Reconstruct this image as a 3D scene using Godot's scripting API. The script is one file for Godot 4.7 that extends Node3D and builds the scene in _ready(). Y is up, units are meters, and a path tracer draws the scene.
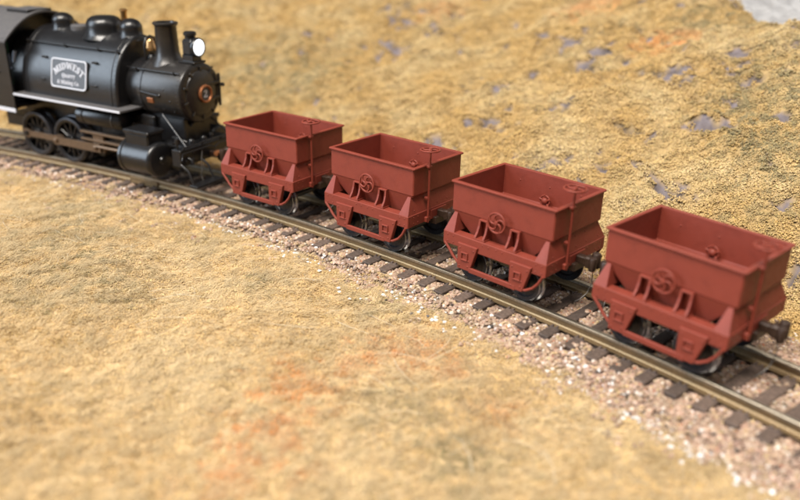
extends Node3D
# A model railway close-up. Everything is laid out in millimetres and committed in metres (U).

const U := 0.001
const CX := -345.56           # centre of the track's curve (mm)
const CZ := 243.33
const R := 547.5              # radius of the track's centre line (mm); rail heads lie at y = 0
const GAUGE := 17.4           # between the middles of the rail heads
const TIE_PITCH := 5.75

# ------------------------------------------------------------------ mesh builder
class MB:
	var v := PackedVector3Array()
	var n := PackedVector3Array()
	var c := PackedColorArray()
	var uv := PackedVector2Array()
	var col := Color(1, 1, 1)
	var xf := Transform3D.IDENTITY

	func tri(a: Vector3, b: Vector3, d: Vector3, na: Vector3, nb: Vector3, nd: Vector3) -> void:
		a = xf * a; b = xf * b; d = xf * d
		na = (xf.basis * na).normalized(); nb = (xf.basis * nb).normalized(); nd = (xf.basis * nd).normalized()
		if (b - a).cross(d - a).dot(na + nb + nd) > 0.0:
			var t := b; b = d; d = t
			t = nb; nb = nd; nd = t
		v.append(a); v.append(b); v.append(d)
		n.append(na); n.append(nb); n.append(nd)
		c.append(col); c.append(col); c.append(col)

	func face(p: Array, out: Vector3) -> void:   # a flat convex polygon, turned towards out
		var m: Vector3 = (p[1] - p[0]).cross(p[2] - p[0])
		for i in range(3, p.size()):
			m += (p[i - 1] - p[0]).cross(p[i] - p[0])
		if m.length() < 1e-9:
			return
		m = m.normalized()
		if m.dot(out) < 0.0:
			m = -m
		for i in range(2, p.size()):
			tri(p[0], p[i - 1], p[i], m, m, m)

	func box(at: Vector3, size: Vector3, bevel := 0.0, b := Basis.IDENTITY) -> void:
		var keep := xf
		xf = xf * Transform3D(b, at)
		var h := size / 2.0
		var e := minf(bevel, minf(h.x, minf(h.y, h.z)) * 0.9)
		var ax := [Vector3(1, 0, 0), Vector3(0, 1, 0), Vector3(0, 0, 1)]
		for k in 3:
			var u: Vector3 = ax[(k + 1) % 3]
			var w: Vector3 = ax[(k + 2) % 3]
			var hu := h.dot(u)
			var hw := h.dot(w)
			for s in [-1.0, 1.0]:
				var o: Vector3 = ax[k] * h.dot(ax[k]) * s
				face([o + u * (hu - e) + w * (hw - e), o - u * (hu - e) + w * (hw - e), o - u * (hu - e) - w * (hw - e), o + u * (hu - e) - w * (hw - e)], ax[k] * s)
		if e > 0.0:
			for k in 3:
				var a: Vector3 = ax[k]
				var u: Vector3 = ax[(k + 1) % 3]
				var w: Vector3 = ax[(k + 2) % 3]
				for s in [-1.0, 1.0]:
					for t in [-1.0, 1.0]:
						var p1: Vector3 = u * h.dot(u) * s + w * (h.dot(w) - e) * t
						var p2: Vector3 = u * (h.dot(u) - e) * s + w * h.dot(w) * t
						var l: Vector3 = a * (h.dot(a) - e)
						face([p1 + l, p2 + l, p2 - l, p1 - l], u * s + w * t)
			for sx in [-1.0, 1.0]:
				for sy in [-1.0, 1.0]:
					for sz in [-1.0, 1.0]:
						face([Vector3(h.x * sx, (h.y - e) * sy, (h.z - e) * sz), Vector3((h.x - e) * sx, h.y * sy, (h.z - e) * sz), Vector3((h.x - e) * sx, (h.y - e) * sy, h.z * sz)], Vector3(sx, sy, sz))
		xf = keep

	func prism(poly: PackedVector2Array, z0: float, z1: float, bevel := 0.0) -> void:   # a polygon in x, y from z0 to z1
		var inner := poly
		if bevel > 0.0:
			var off := Geometry2D.offset_polygon(poly, -bevel)
			if off.size() == 1 and off[0].size() == poly.size():
				inner = off[0]
				var best := 0          # the offset may start at another corner
				for k in inner.size():
					if inner[k].distance_to(poly[0]) < inner[best].distance_to(poly[0]):
						best = k
				var turned := PackedVector2Array()
				var same := Geometry2D.is_polygon_clockwise(inner) == Geometry2D.is_polygon_clockwise(poly)
				for k in inner.size():
					turned.append(inner[posmod(best + (k if same else -k), inner.size())])
				inner = turned
			else:
				bevel = 0.0
		var ids := Geometry2D.triangulate_polygon(inner)
		var zs := [minf(z0, z1), maxf(z0, z1)]
		for e in 2:
			var nn := Vector3(0, 0, -1 if e == 0 else 1)
			for k in range(0, ids.size(), 3):
				var a := inner[ids[k]]
				var b := inner[ids[k + 1]]
				var d := inner[ids[k + 2]]
				tri(Vector3(a.x, a.y, zs[e]), Vector3(b.x, b.y, zs[e]), Vector3(d.x, d.y, zs[e]), nn, nn, nn)
		var cw := Geometry2D.is_polygon_clockwise(poly)
		for k in poly.size():
			var j := (k + 1) % poly.size()
			var a := poly[k]
			var b := poly[j]
			var t := b - a
			var out := Vector3(t.y, -t.x, 0) * (-1.0 if cw else 1.0)
			face([Vector3(a.x, a.y, zs[0] + bevel), Vector3(b.x, b.y, zs[0] + bevel), Vector3(b.x, b.y, zs[1] - bevel), Vector3(a.x, a.y, zs[1] - bevel)], out)
			if bevel > 0.0:
				var ia := inner[k]
				var ib := inner[j]
				face([Vector3(a.x, a.y, zs[0] + bevel), Vector3(b.x, b.y, zs[0] + bevel), Vector3(ib.x, ib.y, zs[0]), Vector3(ia.x, ia.y, zs[0])], out.normalized() - Vector3(0, 0, 1))
				face([Vector3(a.x, a.y, zs[1] - bevel), Vector3(b.x, b.y, zs[1] - bevel), Vector3(ib.x, ib.y, zs[1]), Vector3(ia.x, ia.y, zs[1])], out.normalized() + Vector3(0, 0, 1))

	func lathe(prof: Array, segs: int, at := Vector3.ZERO, b := Basis.IDENTITY, crease := 0.75) -> void:   # (radius, height) pairs turned round the local y axis
		var keep := xf
		xf = xf * Transform3D(b, at)
		var m := prof.size() - 1
		var sn := []
		for k in m:
			var t: Vector2 = prof[k + 1] - prof[k]
			sn.append(Vector2(t.y, -t.x).normalized())
		for k in m:
			var n0: Vector2 = sn[k]
			var n1: Vector2 = sn[k]
			if k > 0 and sn[k].dot(sn[k - 1]) > crease:
				n0 = (sn[k] + sn[k - 1]).normalized()
			if k < m - 1 and sn[k].dot(sn[k + 1]) > crease:
				n1 = (sn[k] + sn[k + 1]).normalized()
			var p0: Vector2 = prof[k]
			var p1: Vector2 = prof[k + 1]
			if p0.distance_to(p1) < 1e-6:
				continue
			for i in segs:
				var a0 := TAU * i / segs
				var a1 := TAU * (i + 1) / segs
				var c0 := Vector3(cos(a0), 0, sin(a0))
				var c1 := Vector3(cos(a1), 0, sin(a1))
				var q := [c0 * p0.x + Vector3(0, p0.y, 0), c1 * p0.x + Vector3(0, p0.y, 0), c1 * p1.x + Vector3(0, p1.y, 0), c0 * p1.x + Vector3(0, p1.y, 0)]
				var nn := [c0 * n0.x + Vector3(0, n0.y, 0), c1 * n0.x + Vector3(0, n0.y, 0), c1 * n1.x + Vector3(0, n1.y, 0), c0 * n1.x + Vector3(0, n1.y, 0)]
				if p1.x > 1e-5:
					tri(q[0], q[2], q[3], nn[0], nn[2], nn[3])
				if p0.x > 1e-5:
					tri(q[0], q[1], q[2], nn[0], nn[1], nn[2])
		xf = keep

	func tube(pts: Array, r: float, sides := 8, r_end := -1.0) -> void:
		var rings := []
		var dirs := []
		var m := pts.size()
		var up := Vector3(0.03, 1, 0.05).normalized()
		for k in m:
			var t: Vector3 = (pts[mini(k + 1, m - 1)] - pts[maxi(k - 1, 0)]).normalized()
			var s := t.cross(up)
			if s.length() < 0.1:
				s = t.cross(Vector3(1, 0, 0))
			s = s.normalized()
			up = s.cross(t).normalized()
			var rr := r if r_end < 0.0 else lerpf(r, r_end, float(k) / (m - 1))
			var ring := []
			var dd := []
			for i in sides:
				var a := TAU * i / sides
				var w := s * cos(a) + up * sin(a)
				ring.append(pts[k] + w * rr)
				dd.append(w)
			rings.append(ring)
			dirs.append(dd)
		for k in m - 1:
			for i in sides:
				var j := (i + 1) % sides
				tri(rings[k][i], rings[k][j], rings[k + 1][j], dirs[k][i], dirs[k][j], dirs[k + 1][j])
				tri(rings[k][i], rings[k + 1][j], rings[k + 1][i], dirs[k][i], dirs[k + 1][j], dirs[k + 1][i])
		face(rings[0], pts[0] - pts[1])
		face(rings[m - 1], pts[m - 1] - pts[m - 2])

	func torus(r: float, rt: float, segs: int, sides: int, at := Vector3.ZERO, b := Basis.IDENTITY, flat := 1.0) -> void:   # round the local y axis
		var keep := xf
		xf = xf * Transform3D(b, at)
		for i in segs:
			for k in sides:
				var q := []
				var nn := []
				for e in [[0, 0], [1, 0], [1, 1], [0, 1]]:
					var a: float = TAU * (i + e[0]) / segs
					var t: float = TAU * (k + e[1]) / sides
					var d := Vector3(cos(a), 0, sin(a))
					q.append(d * (r + rt * cos(t)) + Vector3(0, rt * flat * sin(t), 0))
					nn.append(d * cos(t) + Vector3(0, sin(t), 0))
				tri(q[0], q[1], q[2], nn[0], nn[1], nn[2])
				tri(q[0], q[2], q[3], nn[0], nn[2], nn[3])
		xf = keep

	func dome(at: Vector3, r: float, dir: Vector3, segs := 6, height := 0.6) -> void:   # a rivet head
		var b := Basis.IDENTITY
		var y := dir.normalized()
		var x := y.cross(Vector3(0.3, 0.5, 0.81)).normalized()
		b = Basis(x, y, x.cross(y))
		lathe([Vector2(r, -0.05 * r), Vector2(r * 0.75, r * height * 0.65), Vector2(0.0, r * height)], segs, at, b, 0.2)

	func loft(loops: Array, cap0 := true, cap1 := true, inward := false) -> void:   # loops of equally many points, flat between them
		var mid := Vector3.ZERO
		var cnt := 0
		for l in loops:
			for p in l:
				mid += p
				cnt += 1
		mid /= cnt
		for k in loops.size() - 1:
			var a: Array = loops[k]
			var b: Array = loops[k + 1]
			for i in a.size():
				var j := (i + 1) % a.size()
				var o: Vector3 = (a[i] + a[j] + b[i] + b[j]) / 4.0 - mid
				o.y *= 0.2
				face([a[i], a[j], b[j], b[i]], -o if inward else o)
		if cap0:
			face(loops[0], (loops[0][0] - loops[1][0]) * Vector3(0.01, 1, 0.01))
		if cap1:
			var e := loops.size() - 1
			face(loops[e], (loops[e][0] - loops[e - 1][0]) * Vector3(0.01, 1, 0.01))

	func skin(rows: Array, axis: Vector3, closed := false) -> void:   # a smooth surface through rows of points; axis: a point inside
		var nr := rows.size()
		var nc: int = rows[0].size()
		var nn := []
		for i in nr:
			var l := []
			for j in nc:
				var a: Vector3 = rows[maxi(i - 1, 0)][j]
				var b: Vector3 = rows[mini(i + 1, nr - 1)][j]
				var cc: Vector3 = rows[i][posmod(j - 1, nc) if closed else maxi(j - 1, 0)]
				var d: Vector3 = rows[i][(j + 1) % nc if closed else mini(j + 1, nc - 1)]
				var m := (b - a).cross(d - cc).normalized()
				if m.dot((rows[i][j] as Vector3) - axis) < 0.0:
					m = -m
				l.append(m)
			nn.append(l)
		for i in nr - 1:
			for j in (nc if closed else nc - 1):
				var e := (j + 1) % nc
				tri(rows[i][j], rows[i][e], rows[i + 1][e], nn[i][j], nn[i][e], nn[i + 1][e])
				tri(rows[i][j], rows[i + 1][e], rows[i + 1][j], nn[i][j], nn[i + 1][e], nn[i + 1][j])

	func blob(at: Vector3, r: float, rng: RandomNumberGenerator, flat := 0.8, rough := 0.3, faceted := false) -> void:   # an uneven grain of 20 faces
		var g := (1.0 + sqrt(5.0)) / 2.0
		var p := [Vector3(-1, g, 0), Vector3(1, g, 0), Vector3(-1, -g, 0), Vector3(1, -g, 0), Vector3(0, -1, g), Vector3(0, 1, g), Vector3(0, -1, -g), Vector3(0, 1, -g), Vector3(g, 0, -1), Vector3(g, 0, 1), Vector3(-g, 0, -1), Vector3(-g, 0, 1)]
		var f := [0, 11, 5, 0, 5, 1, 0, 1, 7, 0, 7, 10, 0, 10, 11, 1, 5, 9, 5, 11, 4, 11, 10, 2, 10, 7, 6, 7, 1, 8, 3, 9, 4, 3, 4, 2, 3, 2, 6, 3, 6, 8, 3, 8, 9, 4, 9, 5, 2, 4, 11, 6, 2, 10, 8, 6, 7, 9, 8, 1]
		var turn := Basis(Vector3(rng.randf_range(-1, 1), rng.randf_range(-1, 1), rng.randf_range(-1, 1) + 0.01).normalized(), rng.randf() * TAU)
		var q := []
		for k in 12:
			var d: Vector3 = turn * (p[k] as Vector3).normalized()
			q.append(d * (1.0 + rng.randf_range(-rough, rough)))
		for k in range(0, 60, 3):
			var a: Vector3 = q[f[k]]
			var b: Vector3 = q[f[k + 1]]
			var d: Vector3 = q[f[k + 2]]
			var s := Vector3(r, r * flat, r)
			if faceted:
				face([at + a * s, at + b * s, at + d * s], a + b + d)
			else:
				tri(at + a * s, at + b * s, at + d * s, a, b, d)

	func mesh() -> ArrayMesh:
		var pv := PackedVector3Array()
		pv.resize(v.size())
		for k in v.size():
			pv[k] = v[k] * 0.001
		var arr := []
		arr.resize(Mesh.ARRAY_MAX)
		arr[Mesh.ARRAY_VERTEX] = pv
		arr[Mesh.ARRAY_NORMAL] = n
		arr[Mesh.ARRAY_COLOR] = c
		if uv.size() == v.size():
			arr[Mesh.ARRAY_TEX_UV] = uv
		var m := ArrayMesh.new()
		m.add_surface_from_arrays(Mesh.PRIMITIVE_TRIANGLES, arr)
		return m

# ------------------------------------------------------------------ scene helpers
var M := {}
var used_names := {}
var noise_a := FastNoiseLite.new()
var noise_b := FastNoiseLite.new()
var noise_c := FastNoiseLite.new()
var noise_d := FastNoiseLite.new()

func numbered(called: String) -> String:
	var k: int = used_names.get(called, 0)
	used_names[called] = k + 1
	return called if k == 0 else "%s_%03d" % [called, k]

func part(called: String, mb: MB, mat: Material, parent: Node3D) -> MeshInstance3D:
	var o := MeshInstance3D.new()
	o.name = called
	o.mesh = mb.mesh()
	o.material_override = mat
	parent.add_child(o, true)
	return o

func share(called: String, m: Mesh, mat: Material, parent: Node3D, xf := Transform3D.IDENTITY) -> MeshInstance3D:   # the same mesh once more; xf in mm
	var o := MeshInstance3D.new()
	o.name = called
	o.mesh = m
	o.material_override = mat
	o.transform = Transform3D(xf.basis, xf.origin * U)
	parent.add_child(o, true)
	return o

func tag(o: Node, label := "", category := "", group := "", kind := "") -> void:
	for e in [["label", label], ["category", category], ["group", group], ["kind", kind]]:
		if e[1] != "":
			o.set_meta(e[0], e[1])

func base(called: String, at: Vector3, yaw: float) -> Node3D:
	var o := Node3D.new()
	o.name = numbered(called)
	add_child(o)
	o.position = at * U
	o.rotation.y = yaw
	return o

func noise_tex(freq: float, seed_: int, octaves: int, ramp: Array, size := 512) -> NoiseTexture2D:
	var f := FastNoiseLite.new()
	f.seed = seed_
	f.noise_type = FastNoiseLite.TYPE_SIMPLEX_SMOOTH
	f.frequency = freq
	f.fractal_type = FastNoiseLite.FRACTAL_FBM
	f.fractal_octaves = octaves
	var t := NoiseTexture2D.new()
	t.width = size
	t.height = size
	t.seamless = true
	t.noise = f
	if ramp.size() > 0:
		var g := Gradient.new()
		var offs := PackedFloat32Array()
		var cols := PackedColorArray()
		for e in ramp:
			offs.append(e[0])
			cols.append(e[1])
		g.offsets = offs
		g.colors = cols
		t.color_ramp = g
	return t

func lin(r: float, g: float, b: float) -> Color:
	return Color(r, g, b).linear_to_srgb()

# tile: millimetres that one repeat of the texture covers
func stuff_mat(called: String, col: Color, rough: float, metal := 0.0, tint_tex: Texture2D = null, tile := 30.0, bump: Texture2D = null, bump_mm := 0.05, rough_tex: Texture2D = null) -> StandardMaterial3D:
	var m := StandardMaterial3D.new()
	m.resource_name = called
	m.albedo_color = col
	m.roughness = rough
	m.metallic = metal
	m.uv1_triplanar = true
	m.uv1_scale = Vector3.ONE * (1000.0 / tile)
	if tint_tex:
		m.albedo_texture = tint_tex
	if rough_tex:
		m.roughness_texture = rough_tex
		m.roughness_texture_channel = BaseMaterial3D.TEXTURE_CHANNEL_RED
	if bump:
		m.heightmap_enabled = true
		m.heightmap_texture = bump
		m.heightmap_scale = bump_mm * 0.1
	return m

func yaw_at(arc: float) -> float:
	return -PI / 2.0 - arc / R

func track_point(arc: float, w := 0.0, y := 0.0) -> Vector3:   # w: outwards from the centre line, away from the camera
	var a := arc / R
	return Vector3(CX + (R + w) * cos(a), y, CZ + (R + w) * sin(a))

func curve_through(x: float, pts: Array) -> float:   # straight pieces through (x, y) pairs
	if x <= pts[0][0]:
		return pts[0][1]
	for k in range(1, pts.size()):
		if x <= pts[k][0]:
			var t: float = (x - pts[k - 1][0]) / (pts[k][0] - pts[k - 1][0])
			t = t * t * (3.0 - 2.0 * t)
			return lerpf(pts[k - 1][1], pts[k][1], t)
	return pts[pts.size() - 1][1]

func smooth(a: float, b: float, x: float) -> float:
	var t := clampf((x - a) / (b - a), 0.0, 1.0)
	return t * t * (3.0 - 2.0 * t)

# ------------------------------------------------------------------ the lie of the land
const EDGE_NEAR := [[-640.0, 16.4], [-578.0, 16.4], [-534.0, 16.6], [-508.0, 17.8], [-470.0, 18.2], [-440.0, 19.4], [-414.0, 21.8], [-388.0, 22.4]]
const EDGE_FAR := [[-480.0, 19.0], [-442.0, 22.0], [-413.0, 27.0], [-380.0, 28.0]]
const HILL_SLOPE := [[-800.0, 0.20], [-640.0, 0.22], [-540.0, 0.27], [-470.0, 0.40], [-410.0, 0.52], [-350.0, 0.50]]

# cracks in the plaster: x, z (mm), half length, half width, depth
const CRACKS := [[65.0, -269.0, 9.0, 1.7, 4.5], [78.0, -255.5, 7.0, 1.5, 3.5], [58.1, -290.0, 5.0, 1.6, 3.0], [83.7, -297.6, 7.0, 1.8, 4.0], [67.7, -225.3, 6.0, 1.4, 3.0], [38.3, -223.4, 4.0, 1.2, 2.0], [10.4, -320.0, 7.0, 1.8, 3.0], [88.9, -230.5, 4.0, 1.3, 2.5], [84.0, -242.4, 5.0, 1.4, 2.5], [74.9, -297.6, 5.0, 1.6, 3.0]]

func crack(p: Vector3) -> float:   # 0 .. depth
	var deep := 0.0
	for e in CRACKS:
		var ox: float = p.x - e[0]
		var oz: float = p.z - e[1]
		if ox * ox + oz * oz < e[2] * e[2] * 2.2:
			var dx := ox * 0.73 + oz * 0.68
			var dz := oz * 0.73 - ox * 0.68 + noise_b.get_noise_2d(dx * 1.3, 7.0) * 1.6
			deep = maxf(deep, e[4] * exp(-pow(dz / e[3], 2.0)) * smooth(e[2] * 1.3, e[2] * 0.6, absf(dx)))
	return deep

func bed_edge(s: float, w: float) -> float:
	return curve_through(s, EDGE_NEAR) if w < 0.0 else curve_through(s, EDGE_FAR)

func land(s: float, w: float) -> float:
	var d := absf(w)
	var e := bed_edge(s, w)
	var y := -4.7
	var p := track_point(s, w)
	if w < 0.0:
		y += 2.2 * smooth(e, e + 60.0, d) * smooth(-420.0, -560.0, s)
		y += noise_a.get_noise_2d(p.x, p.z) * 3.2 * smooth(e, e + 25.0, d)
		y += noise_b.get_noise_2d(p.x, p.z) * 0.9 * smooth(e - 2.0, e + 6.0, d)
	else:
		var out := maxf(0.0, d - e)
		var rise := curve_through(s, HILL_SLOPE) * out * smooth(0.0, 30.0, out)
		rise += noise_a.get_noise_2d(p.x * 0.8 + 400.0, p.z * 0.8) * 6.0 * smooth(8.0, 60.0, out)
		var bump := noise_c.get_noise_2d(p.x, p.z)
		rise += (bump * 2.8 + absf(bump) * 2.4) * smooth(2.0, 25.0, out)
		rise += noise_b.get_noise_2d(p.x, p.z) * 1.35 * smooth(0.0, 8.0, out)
		var over := p.x - (117.7 + (p.z + 289.0) * 0.14) + noise_b.get_noise_2d(p.x * 0.6, p.z * 0.6 + 90.0) * 3.0 + 3.0
		if over > 0.0:        # the hill's edge rounds over and falls away behind
			rise -= over * over / (over + 9.0) * 2.2
		y += rise - crack(p) - 0.9 * smooth(-0.03, 0.03, bare(s, w, p))
	return y

func bed(s: float, w: float) -> float:
	var e := bed_edge(s, w)
	var d := absf(w)
	return -3.15 - smooth(15.3, e + 2.0, d) * 2.6

func normal_of(s: float, w: float, step: float) -> Vector3:
	var a := track_point(s, w, land(s, w))
	var b := track_point(s + step, w, land(s + step, w))
	var d := track_point(s, w + step, land(s, w + step))
	var m := (b - a).cross(d - a).normalized()
	return m if m.y > 0.0 else -m

# ------------------------------------------------------------------ build
func _ready() -> void:
	# camera
	var cam := Camera3D.new()
	cam.name = "camera"
	add_child(cam)
	cam.position = Vector3(0, 73.6, 0) * U
	cam.rotation = Vector3(-0.4037, 0.0, 0.0248)
	var lens := CameraAttributesPhysical.new()
	lens.frustum_focal_length = 36.85
	lens.frustum_focus_distance = 0.181
	lens.exposure_aperture = 13.5
	cam.attributes = lens
	cam.near = 0.01
	cam.far = 8.0
	cam.fov = 36.07
	cam.current = true
	# light: a room with a window side and ceiling fittings, all well outside the frame
	var env := Environment.new()
	env.background_mode = Environment.BG_COLOR
	env.background_color = lin(0.065, 0.064, 0.063)
	env.tonemap_mode = Environment.TONE_MAPPER_LINEAR
	env.tonemap_exposure = 1.05
	env.sdfgi_enabled = true
	env.ssao_enabled = true
	env.ssil_enabled = true
	var we := WorldEnvironment.new()
	we.name = "room_air"
	we.environment = env
	add_child(we)
	room_light("window_light", Vector3(-1500, 620, 180), Vector3(0, 0, -190), Vector2(1.1, 0.8), Color(0.88, 0.94, 1.0), 2.5)
	room_light("ceiling_light", Vector3(-330, 1300, 380), Vector3(0, 0, -180), Vector2(1.0, 0.4), Color(1.0, 0.97, 0.93), 5.0)
	room_light("ceiling_light", Vector3(900, 1250, 250), Vector3(0, 0, -180), Vector2(1.0, 0.4), Color(1.0, 0.96, 0.92), 0.45)

	set_noise(noise_a, 11, 0.013, 3)
	set_noise(noise_b, 12, 0.11, 3)
	set_noise(noise_c, 13, 0.034, 4)
	set_noise(noise_d, 14, 0.045, 3)
	make_materials()
	build_ground()
	build_track()
	build_ballast()
	build_turf()
	build_backdrop()
	build_cars()
	build_locomotive()

func set_noise(f: FastNoiseLite, seed_: int, freq: float, oct: int) -> void:
	f.seed = seed_
	f.noise_type = FastNoiseLite.TYPE_SIMPLEX_SMOOTH
	f.frequency = freq
	f.fractal_type = FastNoiseLite.FRACTAL_FBM
	f.fractal_octaves = oct

func room_light(called: String, at: Vector3, to: Vector3, size: Vector2, col: Color, energy: float) -> void:
	var l := AreaLight3D.new()
	l.name = numbered(called)
	add_child(l)
	l.position = at * U
	l.look_at_from_position(at * U, to * U, Vector3(0.1, 0, 1).normalized())
	l.area_size = size
	l.light_color = col
	l.light_energy = energy
	l.shadow_enabled = true
	l.set("area_range", 6.0)

func make_materials() -> void:
	var fine := noise_tex(0.06, 3, 4, [])
	var cloud := noise_tex(0.012, 4, 4, [[0.0, Color(0.91, 0.91, 0.91)], [0.4, Color(0.97, 0.97, 0.97)], [1.0, Color(1, 1, 1)]])
	var worn := noise_tex(0.03, 5, 5, [[0.0, Color(0.66, 0.66, 0.66)], [0.45, Color(0.85, 0.85, 0.85)], [1.0, Color(1, 1, 1)]])
	var dusty := noise_tex(0.02, 6, 5, [[0.0, lin(0.72, 0.72, 0.74)], [0.55, lin(0.85, 0.83, 0.82)], [0.75, lin(1.0, 0.97, 0.92)], [1.0, lin(1.0, 1.0, 1.0)]])
	var ro := noise_tex(0.025, 8, 4, [[0.0, Color(0.75, 0.75, 0.75)], [1.0, Color(1, 1, 1)]])
	M.red = stuff_mat("oxide_red_plastic", lin(0.192, 0.036, 0.022), 0.58, 0.0, cloud, 22.0, fine, 0.012, ro)
	M.red.metallic_specular = 0.36
	M.black = stuff_mat("weathered_black_paint", lin(0.010, 0.010, 0.0112), 0.36, 0.0, dusty, 24.0, fine, 0.02, ro)
	M.roof = stuff_mat("dusty_grey_black_paint", lin(0.075, 0.072, 0.074), 0.7, 0.0, dusty, 24.0, fine, 0.03)
	M.smoke = stuff_mat("graphite_smokebox_paint", lin(0.026, 0.024, 0.023), 0.36, 0.2, dusty, 18.0, fine, 0.02, ro)
	M.white = stuff_mat("white_lining_paint", lin(0.50, 0.51, 0.56), 0.5)
	M.plate = stuff_mat("grey_black_name_board", lin(0.045, 0.047, 0.055), 0.45)
	M.copper = stuff_mat("copper_paint", lin(0.44, 0.17, 0.07), 0.42, 0.6, worn, 12.0)
	M.brass = stuff_mat("bell_brass", lin(0.72, 0.42, 0.18), 0.3, 0.9, worn, 12.0)
	M.rod = stuff_mat("oily_bronze_rod", lin(0.20, 0.135, 0.088), 0.40, 0.6, worn, 10.0)
	M.bluesteel = stuff_mat("blued_wheel_steel", lin(0.045, 0.045, 0.052), 0.34, 0.5, worn, 10.0)
	M.tread = stuff_mat("bright_wheel_tread", lin(0.30, 0.32, 0.38), 0.26, 1.0)
	M.coupler = stuff_mat("brown_coupler_metal", lin(0.045, 0.023, 0.014), 0.48, 0.15, worn, 8.0)
	M.wire = stuff_mat("thin_steel_wire", lin(0.14, 0.13, 0.12), 0.4, 0.7)
	M.rail = stuff_mat("tarnished_nickel_rail", lin(0.64, 0.57, 0.45), 0.38, 1.0, worn, 9.0, fine, 0.01)
	M.railside = stuff_mat("rail_bronze", lin(0.34, 0.24, 0.13), 0.42, 0.75, worn, 6.0)
	M.green = stuff_mat("green_pipe_paint", lin(0.02, 0.16, 0.06), 0.4)
	M.pale = stuff_mat("pale_blue_grey_fitting", lin(0.28, 0.31, 0.38), 0.5)
	M.ties = []
	for k in 4:
		M.ties.append(stuff_mat("brown_tie_plastic", lin(0.085 + 0.018 * k, 0.058 + 0.012 * k, 0.045 + 0.009 * k), 0.72, 0.0, worn, 14.0 + k, fine, 0.06))
	var lensm := StandardMaterial3D.new()
	lensm.resource_name = "lit_headlight_lens"
	lensm.albedo_color = Color(0.95, 0.95, 0.95)
	lensm.emission_enabled = true
	lensm.emission = Color(0.95, 0.98, 1.0)
	lensm.emission_energy_multiplier = 1.4
	lensm.roughness = 0.3
	M.lamp = lensm
	for e in [["turf", 0.95], ["stone", 0.75], ["soil", 0.95]]:
		var m := StandardMaterial3D.new()
		m.resource_name = {"turf": "ground_foam", "stone": "crushed_granite", "soil": "painted_plaster"}[e[0]]
		m.vertex_color_use_as_albedo = true
		m.roughness = e[1]
		M[e[0]] = m
	M.soil.uv1_triplanar = true
	M.soil.uv1_world_triplanar = true
	M.soil.uv1_scale = Vector3.ONE * 22.0
	M.soil.albedo_texture = noise_tex(0.03, 21, 5, [[0.0, Color(0.74, 0.73, 0.74)], [0.5, Color(0.92, 0.91, 0.90)], [1.0, Color(1, 1, 1)]])
	M.soil.heightmap_enabled = true
	M.soil.heightmap_texture = fine
	M.soil.heightmap_scale = 0.04

# a sheet of (s, w) with its own colours
func sheet(ss: PackedFloat32Array, ws: PackedFloat32Array, height: Callable, tint: Callable) -> ArrayMesh:
	var ns := ss.size()
	var nw := ws.size()
	var pv := PackedVector3Array()
	var pc := PackedColorArray()
	var pn := PackedVector3Array()
	pv.resize(ns * nw)
	pc.resize(ns * nw)
	pn.resize(ns * nw)
	for i in ns:
		for j in nw:
			var p := track_point(ss[i], ws[j], height.call(ss[i], ws[j]))
			pv[i * nw + j] = p * U
			pc[i * nw + j] = tint.call(ss[i], ws[j], p)
	for i in ns:
		for j in nw:
			var a := pv[maxi(i - 1, 0) * nw + j]
			var b := pv[mini(i + 1, ns - 1) * nw + j]
			var c := pv[i * nw + maxi(j - 1, 0)]
			var d := pv[i * nw + mini(j + 1, nw - 1)]
			var m := ((b - a) * 1000.0).cross((d - c) * 1000.0).normalized()
			pn[i * nw + j] = m if m.y > 0.0 else -m
	var ids := PackedInt32Array()
	for i in ns - 1:
		for j in nw - 1:
			var a := i * nw + j
			for t in [[a, a + 1, a + nw], [a + 1, a + nw + 1, a + nw]]:
				var up: bool = (pv[t[1]] - pv[t[0]]).cross(pv[t[2]] - pv[t[0]]).y > 0.0
				ids.append(t[0])
				ids.append(t[2] if up else t[1])
				ids.append(t[1] if up else t[2])
	var arr := []
	arr.resize(Mesh.ARRAY_MAX)
	arr[Mesh.ARRAY_VERTEX] = pv
	arr[Mesh.ARRAY_NORMAL] = pn
	arr[Mesh.ARRAY_COLOR] = pc
	arr[Mesh.ARRAY_INDEX] = ids
	var m := ArrayMesh.new()
	m.add_surface_from_arrays(Mesh.PRIMITIVE_TRIANGLES, arr)
	return m

func steps(spans: Array) -> PackedFloat32Array:   # [from, to, step] pieces joined
	var out := PackedFloat32Array()
	for e in spans:
		var x: float = e[0]
		while x < e[1] - 0.001:
			out.append(x)
			x += e[2]
	out.append(spans[spans.size() - 1][1])
	return out

func soil_tint(s: float, w: float, p: Vector3) -> Color:
	if w < 0.0:
		return Color(0.53, 0.385, 0.20).lerp(Color(0.40, 0.30, 0.17), clampf(noise_d.get_noise_2d(p.x, p.z) + 0.4, 0.0, 1.0))
	if bare(s, w, p) < -0.015:
		return Color(0.40, 0.28, 0.125)
	if crack(p) > 1.5:
		return Color(0.10, 0.08, 0.07)
	var g := Color(0.185, 0.16, 0.172)
	return g.lerp(Color(0.10, 0.08, 0.075), clampf(noise_b.get_noise_2d(p.x * 1.4 + 33.0, p.z * 1.4) * 2.0 + 0.25, 0.0, 1.0))

func build_ground() -> void:
	var o := MeshInstance3D.new()
	o.name = "ground"
	o.mesh = sheet(steps([[-1100.0, -760.0, 8.0], [-760.0, -640.0, 4.0], [-640.0, -330.0, 1.9], [-330.0, -200.0, 6.0]]), steps([[-300.0, -150.0, 8.0], [-150.0, -16.0, 2.2], [-16.0, 16.0, 8.0], [16.0, 170.0, 1.7], [170.0, 330.0, 4.0], [330.0, 800.0, 10.0]]), land, soil_tint)
	o.material_override = M.soil
	add_child(o)
	tag(o, "", "", "", "structure")

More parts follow.
